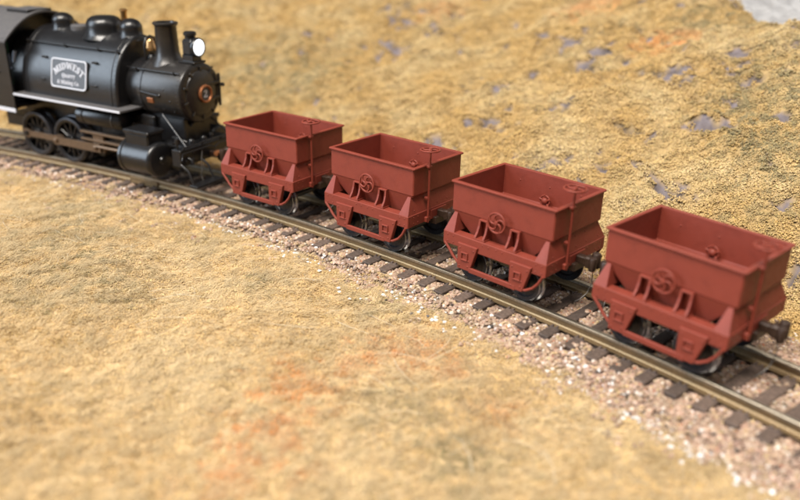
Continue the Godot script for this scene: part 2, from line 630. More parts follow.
func build_track() -> void:
	var t := base("railway_track", Vector3.ZERO, 0.0)
	tag(t, "", "", "", "structure")
	# rails: a profile swept along the curve
	var prof := [Vector2(-0.44, 0.12), Vector2(0.44, 0.12), Vector2(0.56, 0.02), Vector2(0.56, -0.50), Vector2(0.22, -0.80), Vector2(0.22, -1.75), Vector2(0.40, -1.98), Vector2(1.15, -2.18), Vector2(1.15, -2.40), Vector2(-1.15, -2.40), Vector2(-1.15, -2.18), Vector2(-0.40, -1.98), Vector2(-0.22, -1.75), Vector2(-0.22, -0.80), Vector2(-0.56, -0.50), Vector2(-0.56, 0.02)]
	for side in [-1.0, 1.0]:
		var head := MB.new()
		var foot := MB.new()
		var s := -760.0
		while s < -280.0:
			for k in prof.size():
				var a: Vector2 = prof[k]
				var b: Vector2 = prof[(k + 1) % prof.size()]
				var tn := Vector2(b.y - a.y, a.x - b.x) * -1.0
				var m := (track_point(s, 1.0) - track_point(s)) * tn.x + Vector3(0, tn.y, 0)
				var w: float = side * GAUGE / 2.0
				var mb := head if a.y > -0.3 or b.y > -0.3 else foot
				mb.face([track_point(s, w + a.x, a.y), track_point(s, w + b.x, b.y), track_point(s + 5.0, w + b.x, b.y), track_point(s + 5.0, w + a.x, a.y)], m)
			s += 5.0
		var rail := part("rail", head, M.rail, t)
		part("rail_foot", foot, M.railside, rail)
		if side < 0.0:
			var j := MB.new()
			for k in 4:
				var at := track_point(-581.0 + k * 3.0, -GAUGE / 2.0 - 0.45, -1.45)
				j.box(at, Vector3(3.1, 1.5, 0.5), 0.12, Basis(Vector3.UP, yaw_at(-581.0 + k * 3.0)))
			part("rail_joiner", j, M.railside, rail)
	# ties: a few shared meshes, each tie an object of its own
	var kinds := []
	var rng := RandomNumberGenerator.new()
	rng.seed = 5
	for k in 4:
		var mb := MB.new()
		mb.box(Vector3(0, -3.35, 0), Vector3(2.55, 1.9, 28.8), 0.14)
		for side in [-1.0, 1.0]:
			mb.box(Vector3(0, -2.36, side * GAUGE / 2.0), Vector3(2.2, 0.22, 3.6), 0.06)      # tie plate
			for a in [-1.0, 1.0]:
				for e in [-1.0, 1.0]:
					mb.box(Vector3(0.55 * a, -2.12, side * GAUGE / 2.0 + 1.35 * e), Vector3(0.5, 0.5, 0.7), 0.1)   # moulded spike heads
		for i in 5:                                                                               # grain cracks stand proud as thin ribs
			mb.box(Vector3(rng.randf_range(-0.9, 0.9), -2.39, rng.randf_range(-11.0, 11.0)), Vector3(rng.randf_range(0.08, 0.2), 0.06, rng.randf_range(4.0, 9.0)), 0.02)
		kinds.append(mb.mesh())
	var count := int(400.0 / TIE_PITCH)
	for k in count:
		var arc := -715.0 + k * TIE_PITCH + rng.randf_range(-0.35, 0.35)
		var p := track_point(arc, rng.randf_range(-0.4, 0.4), rng.randf_range(-0.04, 0.0))
		share("tie", kinds[rng.randi() % 4], M.ties[rng.randi() % 4], t, Transform3D(Basis(Vector3.UP, yaw_at(arc) + rng.randf_range(-0.025, 0.025)), p))
	var b := MeshInstance3D.new()
	b.name = "ballast_bed"
	b.mesh = sheet(steps([[-720.0, -315.0, 2.0]]), steps([[-36.0, -15.0, 1.5], [-15.0, 15.0, 3.0], [15.0, 34.0, 1.5]]), func(s, w): return bed(s, w) + noise_b.get_noise_2d(s * 2.0, w * 2.0) * 0.25 - 0.1, func(_s, _w, p): return Color(0.21, 0.145, 0.115).lerp(Color(0.30, 0.215, 0.175), clampf(noise_b.get_noise_2d(p.x * 2.0, p.z * 2.0) + 0.5, 0.0, 1.0)))
	b.material_override = M.soil
	add_child(b)
	tag(b, "", "", "", "structure")

# scatter helper: keeps the places of one kind of clump
class Scatter:
	var places := []
	var colours := PackedColorArray()

func commit(called: String, mesh: Mesh, sc: Scatter, mat: Material, label: String, category: String) -> void:
	if sc.places.is_empty():
		return
	var mm := MultiMesh.new()
	mm.transform_format = MultiMesh.TRANSFORM_3D
	mm.use_colors = true
	mm.mesh = mesh
	mm.instance_count = sc.places.size()
	for k in sc.places.size():
		mm.set_instance_transform(k, sc.places[k])
		mm.set_instance_color(k, sc.colours[k])
	var o := MultiMeshInstance3D.new()
	o.name = numbered(called)
	o.multimesh = mm
	o.material_override = mat
	add_child(o)
	tag(o, label, category, "", "stuff")

func spin(rng: RandomNumberGenerator, up: Vector3, size: float) -> Basis:
	var x := up.cross(Vector3(rng.randf_range(-1, 1), 0.1, rng.randf_range(-1, 1)))
	x = x.normalized() if x.length() > 0.05 else Vector3.RIGHT
	return Basis(x, up, x.cross(up)).scaled(Vector3.ONE * size)

func build_ballast() -> void:
	var rng := RandomNumberGenerator.new()
	rng.seed = 77
	var tones := [[Color(0.47, 0.32, 0.235), 5.0], [Color(0.57, 0.44, 0.34), 4.0], [Color(0.37, 0.26, 0.185), 4.5], [Color(0.74, 0.67, 0.60), 1.0], [Color(0.28, 0.23, 0.20), 1.0], [Color(0.48, 0.17, 0.08), 0.3], [Color(0.07, 0.055, 0.05), 0.15], [Color(0.56, 0.42, 0.24), 1.8]]
	var total := 0.0
	for e in tones:
		total += e[1]
	var kinds := []
	var sets := []
	for k in 6:
		var mb := MB.new()
		for i in 8:
			var pick := rng.randf() * total
			for e in tones:
				pick -= e[1]
				if pick <= 0.0:
					mb.col = e[0]
					break
			var a := rng.randf() * TAU
			var d := sqrt(rng.randf()) * 0.95
			mb.blob(Vector3(cos(a) * d, rng.randf_range(-0.08, 0.22), sin(a) * d), rng.randf_range(0.18, 0.56), rng, 0.8, 0.28, true)
		kinds.append(mb.mesh())
		sets.append(Scatter.new())
	var s := -700.0
	while s < -325.0:
		var w := -38.0
		while w < 34.0:
			var ps := s + rng.randf_range(-0.5, 0.5)
			var pw := w + rng.randf_range(-0.5, 0.5)
			w += 0.92
			var e := bed_edge(ps, pw)
			var p0 := track_point(ps, pw)
			var fray := e + noise_d.get_noise_2d(p0.x * 3.0, p0.z * 3.0) * 5.0
			if absf(pw) > fray and rng.randf() > 0.10 * exp(-(absf(pw) - fray) / 4.0):
				continue
			var y := maxf(bed(ps, pw), land(ps, pw) if absf(pw) > 15.5 else -9.0)
			if absf(pw) < 15.4:
				var q := fposmod(ps + 715.0 + TIE_PITCH / 2.0, TIE_PITCH) - TIE_PITCH / 2.0
				if absf(q) < 1.75 and rng.randf() > 0.012:
					continue
				if absf(q) < 1.75:
					y = -2.6
				elif absf(absf(pw) - GAUGE / 2.0) < 1.6:
					y -= 0.45
			var set_: Scatter = sets[rng.randi() % 6]
			var size := rng.randf_range(0.8, 1.25)
			set_.places.append(Transform3D(spin(rng, Vector3.UP, size), Vector3(p0.x, y + 0.1, p0.z) * U))
			var l := rng.randf_range(0.46, 0.82)
			set_.colours.append(Color(l * 1.02, l * rng.randf_range(0.92, 0.99), l * rng.randf_range(0.86, 0.96)))
		s += 0.92
	for k in 6:
		commit("ballast", kinds[k], sets[k], M.stone, "pinkish crushed stone ballast between and beside the track ties", "ballast")
	# pale stones spilled along the edge of the turf
	var mb := MB.new()
	mb.blob(Vector3.ZERO, 0.5, rng, 0.7, 0.25, true)
	var sc := Scatter.new()
	var cl := [[-534.0, 0.5, 14], [-527.0, 1.5, 12], [-510.0, 0.5, 14], [-498.0, 1.5, 8], [-470.0, 1.0, 14], [-455.0, 3.0, 8], [-430.0, -3.5, 12], [-424.0, -4.5, 14], [-416.0, -3.0, 12], [-405.0, 0.3, 18], [-396.0, 0.8, 22], [-388.0, 0.6, 14], [-480.0, 8.0, 5]]
	for e in cl:
		for k in e[2]:
			var ps: float = e[0] + rng.randfn(0.0, 4.0)
			var pw: float = -bed_edge(ps, -1.0) - e[1] + rng.randfn(0.0, 1.1)
			var y := maxf(bed(ps, pw), land(ps, pw))
			sc.places.append(Transform3D(spin(rng, Vector3.UP, rng.randf_range(0.4, 1.15)), track_point(ps, pw, y + 0.3) * U))
			var l := rng.randf_range(0.42, 0.72)
			sc.colours.append(Color(l, l * 0.97, l * 0.95) if rng.randf() < 0.88 else Color(0.07, 0.07, 0.08))
	for k in 260:
		var ps := rng.randf_range(-640.0, -350.0)
		var far := rng.randf() < 0.35
		var pw := bed_edge(ps, 1.0 if far else -1.0) + rng.randfn(0.5, 2.6)
		pw = pw if far else -pw
		sc.places.append(Transform3D(spin(rng, Vector3.UP, rng.randf_range(0.45, 0.95)), track_point(ps, pw, maxf(bed(ps, pw), land(ps, pw)) + 0.3) * U))
		var l := rng.randf_range(0.55, 0.8)
		sc.colours.append(Color(l, l * 0.96, l * 0.93))
	commit("loose_stones", mb.mesh(), sc, M.stone, "scattered whitish loose stones along the edge of the ballast", "stones")

# dyed patches: x, z (mm), radius, strength, kind
const DYES := [[-55.0, -312.0, 24.0, 0.45, 1], [118.0, -205.0, 16.0, 0.6, 1], [-100.0, -170.0, 16.0, 0.5, 1], [-70.0, -350.0, 34.0, 0.35, 1], [-40.0, -330.0, 22.0, 0.3, 1], [112.0, -232.0, 16.0, 0.5, 1], [104.0, -185.0, 14.0, 0.5, 1], [3.0, -132.0, 9.0, 0.8, 0], [-6.0, -126.0, 6.0, 0.7, 0], [-17.0, -116.0, 8.0, 0.8, 0], [8.0, -124.0, 5.0, 0.6, 0], [-21.0, -103.0, 8.0, 0.7, 0], [-25.0, -95.0, 7.0, 0.7, 0], [18.0, -110.0, 5.0, 0.5, 0], [76.0, -332.0, 13.0, 0.8, 0], [88.0, -274.0, 8.0, 0.8, 0], [98.0, -274.0, 6.0, 0.8, 0], [16.0, -375.0, 12.0, 0.5, 0], [97.0, -217.0, 14.0, 0.65, 1], [96.0, -197.0, 12.0, 0.65, 1], [80.0, -349.0, 14.0, 0.6, 1], [87.0, -175.0, 9.0, 0.4, 1], [12.0, -97.0, 9.0, 0.7, 1], [-4.0, -150.0, 9.0, 0.5, 1], [-87.0, -182.0, 12.0, 0.6, 1], [-75.0, -163.0, 12.0, 0.6, 1], [-79.0, -147.0, 9.0, 0.5, 1], [-32.0, -160.0, 8.0, 0.5, 1], [104.0, -284.0, 10.0, 0.6, 1], [-74.0, -188.0, 9.0, 0.4, 1], [30.0, -143.0, 8.0, 0.4, 1], [0.0, -113.0, 9.0, 0.5, 1], [120.0, -270.0, 12.0, 0.5, 1], [-95.0, -205.0, 14.0, 0.6, 1], [-62.0, -150.0, 10.0, 0.5, 1], [-50.0, -185.0, 9.0, 0.4, 1]]
# bare spots of the hill: x, z, radius, strength
const BARE := [[61.0, -300.0, 6.0, 1.0], [72.0, -279.0, 5.0, 1.0], [65.0, -260.0, 4.0, 0.7], [86.0, -248.0, 5.0, 1.0], [104.0, -248.0, 3.0, 1.0], [98.0, -239.0, 4.5, 1.0], [27.0, -249.0, 4.5, 1.0], [11.0, -356.0, 8.0, 1.0], [-3.0, -370.0, 8.0, 1.0], [-4.0, -340.0, 7.0, 1.0], [70.0, -194.0, 4.0, 1.0], [86.0, -214.0, 3.0, 0.8], [37.0, -214.0, 4.0, 0.8], [24.0, -279.0, 3.5, 0.6], [46.0, -218.0, 3.5, 0.8], [-5.0, -390.0, 9.0, 0.8]]

func turf_colour(s: float, w: float, p: Vector3, rng: RandomNumberGenerator) -> Color:
	var gold := Color(0.63, 0.425, 0.175)
	var pale := Color(0.68, 0.52, 0.28)
	var brown := Color(0.45, 0.31, 0.135)
	var a := noise_d.get_noise_2d(p.x * 0.7, p.z * 0.7)
	var c := gold.lerp(pale, clampf(a * 1.6 + 0.35, 0.0, 1.0))
	if w < 0.0:      # the foreground carries a paler, drier mix
		c = c.lerp(Color(0.62, 0.45, 0.25), 0.5)
	else:
		c = Color(c.r * 0.80, c.g * 0.79, c.b * 0.76)
	c = c.lerp(brown, clampf(noise_b.get_noise_2d(p.x + 7.0, p.z) * 1.3 - 0.15 + maxf(0.0, noise_c.get_noise_2d(p.x * 0.7, p.z * 0.7 + 500.0)) * 0.9, 0.0, 0.75))
	var jit := noise_d.get_noise_2d(p.x * 4.0 + 50.0, p.z * 4.0)
	for e in DYES:
		var d: float = Vector2(p.x - e[0], p.z - e[1]).length() / e[2]
		if d < 1.6:
			var k: float = clampf((1.25 - d + jit * 1.6) * e[3] * 0.9, 0.0, 0.8)
			if e[4] == 0:
				c = c.lerp(Color(0.64, 0.27, 0.09), k * 0.8)
			elif e[4] == 1:
				c = c.lerp(Color(0.24, 0.20, 0.105), k)
	var l := rng.randf_range(0.78, 1.12)
	return Color(c.r * l, c.g * l, c.b * l)

func bare(s: float, w: float, p: Vector3) -> float:   # above 0: the grey plaster shows
	if w < 0.0:
		return -1.0
	var q := noise_c.get_noise_2d(p.x * 1.5 + 200.0, p.z * 1.5 + 60.0) + 0.55 * noise_b.get_noise_2d(p.x, p.z + 70.0)
	if crack(p) > 1.5:
		return 0.2
	q = q - 0.54 + 0.12 * smooth(-560.0, -450.0, s)
	var jit := noise_b.get_noise_2d(p.x * 1.5 + 50.0, p.z * 1.5) * 0.9 + noise_d.get_noise_2d(p.x * 3.0, p.z * 3.0) * 0.8
	for e in BARE:
		var rx: float = p.x - e[0]
		var rz: float = p.z - e[1]
		var ox := (rx * 0.73 + rz * 0.68) * 0.6
		var oz := (rz * 0.73 - rx * 0.68) * 1.35
		var far: float = ox * ox + oz * oz
		if far < 4.0 * e[2] * e[2]:
			q = maxf(q, (0.75 - sqrt(far) / e[2] + jit * 1.7) * 0.2 * e[3])
	return q

func build_turf() -> void:
	var rng := RandomNumberGenerator.new()
	rng.seed = 31
	var kinds := []
	var sets := []
	for k in 5:
		var mb := MB.new()
		for i in 24:
			var a := rng.randf() * TAU
			var d := sqrt(rng.randf()) * 1.1
			var l := rng.randf_range(0.75, 1.12)
			mb.col = Color(l, l * rng.randf_range(0.95, 1.04), l * rng.randf_range(0.85, 1.1))
			mb.blob(Vector3(cos(a) * d, rng.randf_range(-0.12, 0.40), sin(a) * d), rng.randf_range(0.11, 0.27), rng, 0.9, 0.45)
		kinds.append(mb.mesh())
		sets.append(Scatter.new())
	var fibres := []
	var fsets := []
	for k in 3:
		var mb := MB.new()
		for i in 12:
			var a := rng.randf_range(-0.7, 0.7)
			var o := Vector3(rng.randf_range(-1.2, 1.2), rng.randf_range(0.0, 0.4), rng.randf_range(-1.2, 1.2))
			var d := Vector3(cos(a), rng.randf_range(0.05, 0.75), sin(a)).normalized()
			var len := rng.randf_range(0.9, 2.0)
			var l := rng.randf_range(0.7, 1.2)
			mb.col = Color(l, l * 0.97, l * 0.92)
			mb.tube([o, o + d * len * 0.5, o + d * len + Vector3(0, -0.25, 0)], 0.045, 3, 0.02)
		fibres.append(mb.mesh())
		fsets.append(Scatter.new())
	# rows of cells that grow with the distance from where the picture is taken
	var s := -1050.0
	while s < -260.0:
		var lean := 0.0
		var sstep := 1.05 if s > -650.0 else (1.8 if s > -760.0 else 3.0)
		var w := -190.0
		while w < 620.0:
			var far := maxf(absf(w) - 150.0, 0.0)
			var step := maxf(sstep, 1.05 + (far * 0.012 if w > 0.0 else 0.0))
			if w < 0.0 and s < -700.0:
				step = 3.0
			var ps := s + rng.randf_range(-0.5, 0.5) * sstep
			var pw := w + rng.randf_range(-0.5, 0.5) * step
			w += step * step / sstep if step > sstep else step
			if absf(pw) < 15.0:
				continue
			var p := track_point(ps, pw)
			var e := bed_edge(ps, pw)
			var fray := e + noise_d.get_noise_2d(p.x * 3.0, p.z * 3.0) * 5.0
			if absf(pw) < fray and rng.randf() > 0.5 * exp(-(fray - absf(pw)) / 1.6):
				continue
			var b := bare(ps, pw, p)
			if b > 0.0 and rng.randf() > 0.12 * exp(-b * 30.0) + 0.015:
				continue
			p.y = maxf(land(ps, pw), bed(ps, pw) if absf(pw) < e + 2.0 else -99.0)
			var up := normal_of(ps, pw, 1.5)
			var size := step / 1.05 * rng.randf_range(0.75, 1.25) * (0.62 if pw < 0.0 else 1.0)
			var set_: Scatter = sets[rng.randi() % 5]
			set_.places.append(Transform3D(spin(rng, up, minf(size, 3.2)), p * U))
			set_.colours.append(turf_colour(ps, pw, p, rng))
			if pw < 0.0 and rng.randf() < 0.24 and sstep < 2.0:
				var fs: Scatter = fsets[rng.randi() % 3]
				var dir := 0.6 + noise_a.get_noise_2d(p.x * 2.0, p.z * 2.0) * 3.0 + rng.randfn(0.0, 0.5)
				fs.places.append(Transform3D(Basis(Vector3.UP, dir).scaled(Vector3.ONE * rng.randf_range(0.8, 1.3)), (p + Vector3(0, 0.15, 0)) * U))
				var c := turf_colour(ps, pw, p, rng).lerp(Color(0.58, 0.47, 0.30), 0.55)
				fs.colours.append(c)
		s += sstep
	# a few long stray hairs
	var hair := MB.new()
	hair.col = Color(1, 1, 1)
	hair.tube([Vector3(-4.5, 0.1, 0.0), Vector3(-1.5, 0.7, 0.5), Vector3(1.5, 0.8, 0.3), Vector3(4.5, 0.2, -0.7)], 0.045, 4, 0.03)
	var hs := Scatter.new()
	for k in 150:
		var ps := rng.randf_range(-620.0, -370.0)
		var pw := -bed_edge(ps, -1.0) - rng.randf_range(-1.0, 45.0)
		var size := rng.randf_range(0.5, 1.3)
		hs.places.append(Transform3D(Basis(Vector3.UP, rng.randf() * TAU).scaled(Vector3(size, 0.8, size)), track_point(ps, pw, maxf(land(ps, pw), bed(ps, pw)) + 0.35) * U))
		hs.colours.append(Color(0.62, 0.55, 0.42) if rng.randf() < 0.6 else Color(0.22, 0.18, 0.12))
	commit("dry_grass", hair.mesh(), hs, M.turf, "long stray straw hairs lying on the foreground turf beside the track", "grass")
	var total := 0
	for k in 5:
		total += sets[k].places.size()
		commit("ground_turf", kinds[k], sets[k], M.turf, "golden tan foam turf covering the ground and the hill", "turf")
	for k in 3:
		total += fsets[k].places.size()
		commit("dry_grass", fibres[k], fsets[k], M.turf, "fine dry grass fibres lying over the foreground turf", "grass")
	print("turf clumps ", total)

func build_backdrop() -> void:
	var mb := MB.new()
	mb.box(Vector3.ZERO, Vector3(760, 700, 12), 1.0)
	var m := stuff_mat("pale_rough_plaster", lin(0.70, 0.70, 0.71), 0.95, 0.0, noise_tex(0.03, 41, 5, [[0.0, Color(0.84, 0.84, 0.85)], [0.45, Color(0.94, 0.94, 0.94)], [1.0, Color(1, 1, 1)]]), 160.0, noise_tex(0.05, 42, 4, []), 4.0)
	var o := part("wall", mb, m, self)
	o.position = Vector3(530, 60, -560) * U
	o.rotation.y = -0.6
	tag(o, "", "", "", "structure")

# ------------------------------------------------------------------ ore cars
func rect_loop(hx: float, hz: float, y: float, ch: float) -> Array:
	return [Vector3(hx - ch, y, hz), Vector3(hx, y, hz - ch), Vector3(hx, y, -hz + ch), Vector3(hx - ch, y, -hz), Vector3(-hx + ch, y, -hz), Vector3(-hx, y, -hz + ch), Vector3(-hx, y, hz - ch), Vector3(-hx + ch, y, hz)]

func wheel_shape(mb: MB, r: float, rim: float, spokes: int, b: Basis, at: Vector3) -> void:   # a hand wheel with curved spokes, round the local y axis
	mb.torus(r - rim, rim, 28, 6, at, b, 0.8)
	var keep := mb.xf
	mb.xf = keep * Transform3D(b, at)
	mb.lathe([Vector2(0, 0.42), Vector2(0.42, 0.36), Vector2(0.55, 0.0), Vector2(0.42, -0.3), Vector2(0, -0.32)], 10)
	for k in spokes:
		var pts := []
		for i in 6:
			var t := i / 5.0
			var a := TAU * k / spokes + 0.95 * t * t
			var rr := lerpf(0.35, r - rim, t)
			pts.append(Vector3(cos(a) * rr, 0, sin(a) * rr))
		mb.tube(pts, 0.25, 5)
	mb.xf = keep

func make_car() -> Node3D:
	var t := base("ore_car", Vector3.ZERO, 0.0)
	# hopper: outer skin, then inner skin
	var mb := MB.new()
	mb.loft([rect_loop(13.1, 9.35, 22.0, 0.22), rect_loop(13.1, 9.35, 15.7, 0.22), rect_loop(12.95, 9.2, 15.4, 0.22), rect_loop(8.4, 8.1, 10.6, 0.2), rect_loop(7.4, 5.0, 9.0, 0.2)], false, true)
	mb.loft([rect_loop(12.55, 8.8, 22.05, 0.1), rect_loop(12.55, 8.8, 15.5, 0.1), rect_loop(12.4, 8.65, 15.2, 0.1), rect_loop(8.0, 7.2, 10.9, 0.1)], false, false, true)
	mb.face(rect_loop(8.0, 7.2, 10.9, 0.1), Vector3.UP)
	for x in [-8.0, 0.0, 8.0]:
		for y in [19.6]:
			mb.dome(Vector3(x, y, -8.8), 0.22, Vector3(0, 0, 1))
	part("hopper", mb, M.red, t)
	# rim: a flat lip with softened edges
	mb = MB.new()
	mb.loft([rect_loop(13.15, 9.4, 21.75, 0.22), rect_loop(13.5, 9.75, 21.95, 0.25), rect_loop(13.52, 9.77, 22.2, 0.25), rect_loop(13.38, 9.63, 22.34, 0.2)], false, false)
	var lo := rect_loop(13.38, 9.63, 22.34, 0.2)
	var li := rect_loop(12.62, 8.87, 22.34, 0.1)
	for k in 8:
		mb.face([lo[k], lo[(k + 1) % 8], li[(k + 1) % 8], li[k]], Vector3.UP)
	mb.loft([rect_loop(12.62, 8.87, 22.34, 0.1), rect_loop(12.54, 8.79, 22.25, 0.1), rect_loop(12.54, 8.79, 21.7, 0.1)], false, false, true)
	part("rim", mb, M.red, t)
	for side in [-1.0, 1.0]:
		# side sill with its rivets
		mb = MB.new()
		mb.box(Vector3(0, 9.75, side * 11.0), Vector3(27.0, 2.9, 1.0), 0.14)
		mb.box(Vector3(0, 10.95, side * 9.9), Vector3(26.6, 0.5, 1.4), 0.05)
		for x in [-12.2, -10.6, -2.6, -1.0, 1.0, 2.6, 11.0, 12.4]:
			mb.dome(Vector3(x, 10.55, side * 11.5), 0.2, Vector3(0, 0, side))
			if absf(x) > 5.0:
				mb.dome(Vector3(x, 9.0, side * 11.5), 0.2, Vector3(0, 0, side))
		part("side_sill", mb, M.red, t)
		# pedestals
		for x in [-6.3, 7.6]:
			mb = MB.new()
			mb.prism(PackedVector2Array([Vector2(x - 2.6, 9.65), Vector2(x + 2.7, 9.65), Vector2(x + 2.35, 8.3), Vector2(x + 0.9, 3.65), Vector2(x - 2.5, 3.65), Vector2(x - 2.65, 8.3)]), side * 10.8, side * 12.0, 0.12)
			for e in [[-1.9, 8.7], [1.8, 8.7], [0.55, 6.0], [0.4, 4.7], [-1.9, 4.4]]:
				mb.dome(Vector3(x + e[0], e[1], side * 12.0), 0.24, Vector3(0, 0, side))
			var ped := part("pedestal", mb, M.red, t)
			mb = MB.new()
			for e in [[0.0, 0.8, 1.9, 0.32], [0.0, -0.8, 1.9, 0.32], [-0.8, 0.0, 0.32, 1.3], [0.8, 0.0, 0.32, 1.3]]:
				mb.box(Vector3(x - 0.55 + e[0], 6.9 + e[1], side * 12.12), Vector3(e[2], e[3], 0.4), 0.08)
			part("journal_frame", mb, M.red, ped)
		# flat bar between the pedestals and a strap up to each end of the sill
		mb = MB.new()
		mb.box(Vector3(0.6, 4.0, side * 11.75), Vector3(12.4, 1.15, 0.6), 0.12)
		var z: float = side * 11.6
		mb.tube([Vector3(-12.9, 8.6, z), Vector3(-11.6, 7.4, z), Vector3(-10.4, 6.0, z), Vector3(-8.8, 4.7, z)], 0.33, 7)
		mb.tube([Vector3(7.6, 4.1, z), Vector3(9.2, 4.2, z), Vector3(10.8, 5.2, z), Vector3(12.0, 6.6, z), Vector3(13.0, 8.5, z)], 0.33, 7)
		part("tie_strap", mb, M.red, t)
		# brackets that carry the hopper
		for x in [-3.9, 4.2]:
			mb = MB.new()
			for e in [-1.0, 1.0]:
				mb.xf = Transform3D(Basis(Vector3(0, 0, side), Vector3(-e * 0.03, 1, 0), Vector3(1, 0, 0)), Vector3(x + e * 1.45, 0, 0))
				mb.prism(PackedVector2Array([Vector2(8.0, 11.2), Vector2(11.3, 11.2), Vector2(11.2, 11.8), Vector2(10.5, 12.8), Vector2(10.1, 14.0), Vector2(9.9, 15.5), Vector2(9.0, 15.5), Vector2(8.6, 14.0)]), -0.24, 0.24, 0.05)
			mb.xf = Transform3D.IDENTITY
			mb.box(Vector3(x, 15.35, side * 9.5), Vector3(2.3, 0.42, 0.9), 0.1)
			mb.box(Vector3(x, 11.35, side * 10.2), Vector3(3.0, 0.35, 2.2), 0.05)
			part("bracket", mb, M.red, t)
	for x in [-1.0, 1.0]:
		# end: sill, bulkhead with sloping shoulders
		mb = MB.new()
		mb.box(Vector3(x * 13.0, 9.75, 0), Vector3(1.0, 2.9, 21.0), 0.12)
		mb.box(Vector3(x * 13.55, 9.6, 0), Vector3(0.5, 2.3, 6.0), 0.1)
		for z in [-9.4, -7.8, -4.2, 4.2, 7.8, 9.4]:
			mb.dome(Vector3(x * 13.5, 10.5, z), 0.2, Vector3(x, 0, 0))
			mb.dome(Vector3(x * 13.5, 9.1, z), 0.2, Vector3(x, 0, 0))
		part("end_sill", mb, M.red, t)
		mb = MB.new()
		var a := [Vector3(x * 10.6, 11.2, 11.4), Vector3(x * 13.35, 11.2, 11.4), Vector3(x * 13.35, 11.2, -11.4), Vector3(x * 10.6, 11.2, -11.4)]
		var b := [Vector3(x * 11.5, 15.2, 9.3), Vector3(x * 12.35, 15.2, 9.3), Vector3(x * 12.35, 15.2, -9.3), Vector3(x * 11.5, 15.2, -9.3)]
		mb.loft([a, b])
		for z in [-8.8, -4.0, 0.0, 4.0, 8.8]:
			mb.dome(Vector3(x * 13.15, 12.0, z), 0.2, Vector3(x, 0.25, 0))
			if absf(z) < 8.0:
				mb.dome(Vector3(x * 12.62, 14.1, z), 0.2, Vector3(x, 0.25, 0))
		part("bulkhead", mb, M.red, t)
		# knuckle coupler
		mb = MB.new()
		mb.box(Vector3(x * 12.6, 8.0, 0), Vector3(4.0, 1.8, 4.4), 0.15)
		mb.box(Vector3(x * 15.2, 9.6, 0), Vector3(2.8, 1.7, 1.7), 0.2)
		mb.box(Vector3(x * 17.1, 9.7, 1.0), Vector3(1.9, 2.5, 0.9), 0.3)
		mb.lathe([Vector2(0, 1.6), Vector2(0.85, 1.6), Vector2(1.0, 1.4), Vector2(1.0, -1.4), Vector2(0.85, -1.6), Vector2(0, -1.6)], 12, Vector3(x * 17.5, 9.7, -1.2 * x))
		mb.lathe([Vector2(0, 1.4), Vector2(0.65, 1.4), Vector2(0.78, 1.2), Vector2(0.78, -1.2), Vector2(0.65, -1.4), Vector2(0, -1.4)], 10, Vector3(x * 18.1, 9.7, 1.3 * x))
		mb.box(Vector3(x * 16.4, 9.7, 0), Vector3(1.2, 2.1, 2.7), 0.25)
		var cp := part("coupler", mb, M.coupler, t)
		mb = MB.new()
		mb.tube([Vector3(x * 17.2, 8.0, -0.9), Vector3(x * 17.3, 4.4, -0.9), Vector3(x * 17.0, 2.4, 0.0), Vector3(x * 16.4, 1.3, 1.6), Vector3(x * 16.0, 1.1, 3.0)], 0.11, 5)
		part("trip_pin", mb, M.wire, cp)
	# wheel pairs
	var wp := MB.new()
	for z in [-1.0, 1.0]:
		wp.lathe([Vector2(0, 9.4), Vector2(1.2, 9.4), Vector2(1.4, 8.7), Vector2(3.0, 8.6), Vector2(3.3, 8.9), Vector2(4.1, 8.9)], 32, Vector3.ZERO, Basis(Vector3.RIGHT, PI / 2.0 * z))
		wp.lathe([Vector2(4.8, 7.5), Vector2(4.7, 7.2), Vector2(3.6, 7.2), Vector2(3.3, 7.6), Vector2(1.6, 7.7), Vector2(1.2, 7.0), Vector2(0.8, 7.0)], 32, Vector3.ZERO, Basis(Vector3.RIGHT, PI / 2.0 * z))
	wp.lathe([Vector2(0, -10.8), Vector2(0.8, -10.8), Vector2(0.8, 10.8), Vector2(0, 10.8)], 12, Vector3.ZERO, Basis(Vector3.RIGHT, PI / 2.0))
	var wm := wp.mesh()
	var tr := MB.new()
	for z in [-1.0, 1.0]:
		tr.lathe([Vector2(4.1, 8.9), Vector2(4.25, 8.8), Vector2(4.32, 8.0), Vector2(4.5, 7.85), Vector2(4.75, 7.75), Vector2(4.8, 7.5)], 36, Vector3.ZERO, Basis(Vector3.RIGHT, PI / 2.0 * z))
	var tm := tr.mesh()
	for x in [-6.9, 6.9]:
		var w := share("wheel_pair", wm, M.bluesteel, t, Transform3D(Basis.from_scale(Vector3(0.94, 0.94, 1.0)), Vector3(x, 4.22, 0)))
		share("tread", tm, M.tread, w)
	# hand wheels on both sides, the brake staff with its wheel, and the screw end inside
	for side in [-1.0, 1.0]:
		mb = MB.new()
		wheel_shape(mb, 2.45, 0.27, 5, Basis(Vector3(1, 0, 0), Vector3(0, 0, side), Vector3(0, -side, 0)), Vector3.ZERO)
		mb.tube([Vector3(0, 0, side * -1.7), Vector3(0, 0, side * 0.2)], 0.4, 8)
		part("hand_wheel", mb, M.red, t).position = Vector3(0, 16.2, side * 10.7) * U
	mb = MB.new()
	mb.tube([Vector3(14.0, 8.2, 4.6), Vector3(14.0, 17.0, 4.6), Vector3(14.0, 25.9, 4.6)], 0.3, 8)
	mb.box(Vector3(13.7, 21.9, 4.6), Vector3(1.3, 0.7, 1.3), 0.15)
	mb.box(Vector3(13.6, 9.0, 4.6), Vector3(1.2, 1.3, 1.5), 0.15)
	mb.box(Vector3(13.5, 14.2, 4.6), Vector3(1.0, 0.6, 1.1), 0.12)
	part("brake_staff", mb, M.red, t)
	mb = MB.new()
	wheel_shape(mb, 2.5, 0.26, 4, Basis.IDENTITY, Vector3.ZERO)
	part("brake_wheel", mb, M.red, t).position = Vector3(14.0, 25.9, 4.6) * U
	mb = MB.new()
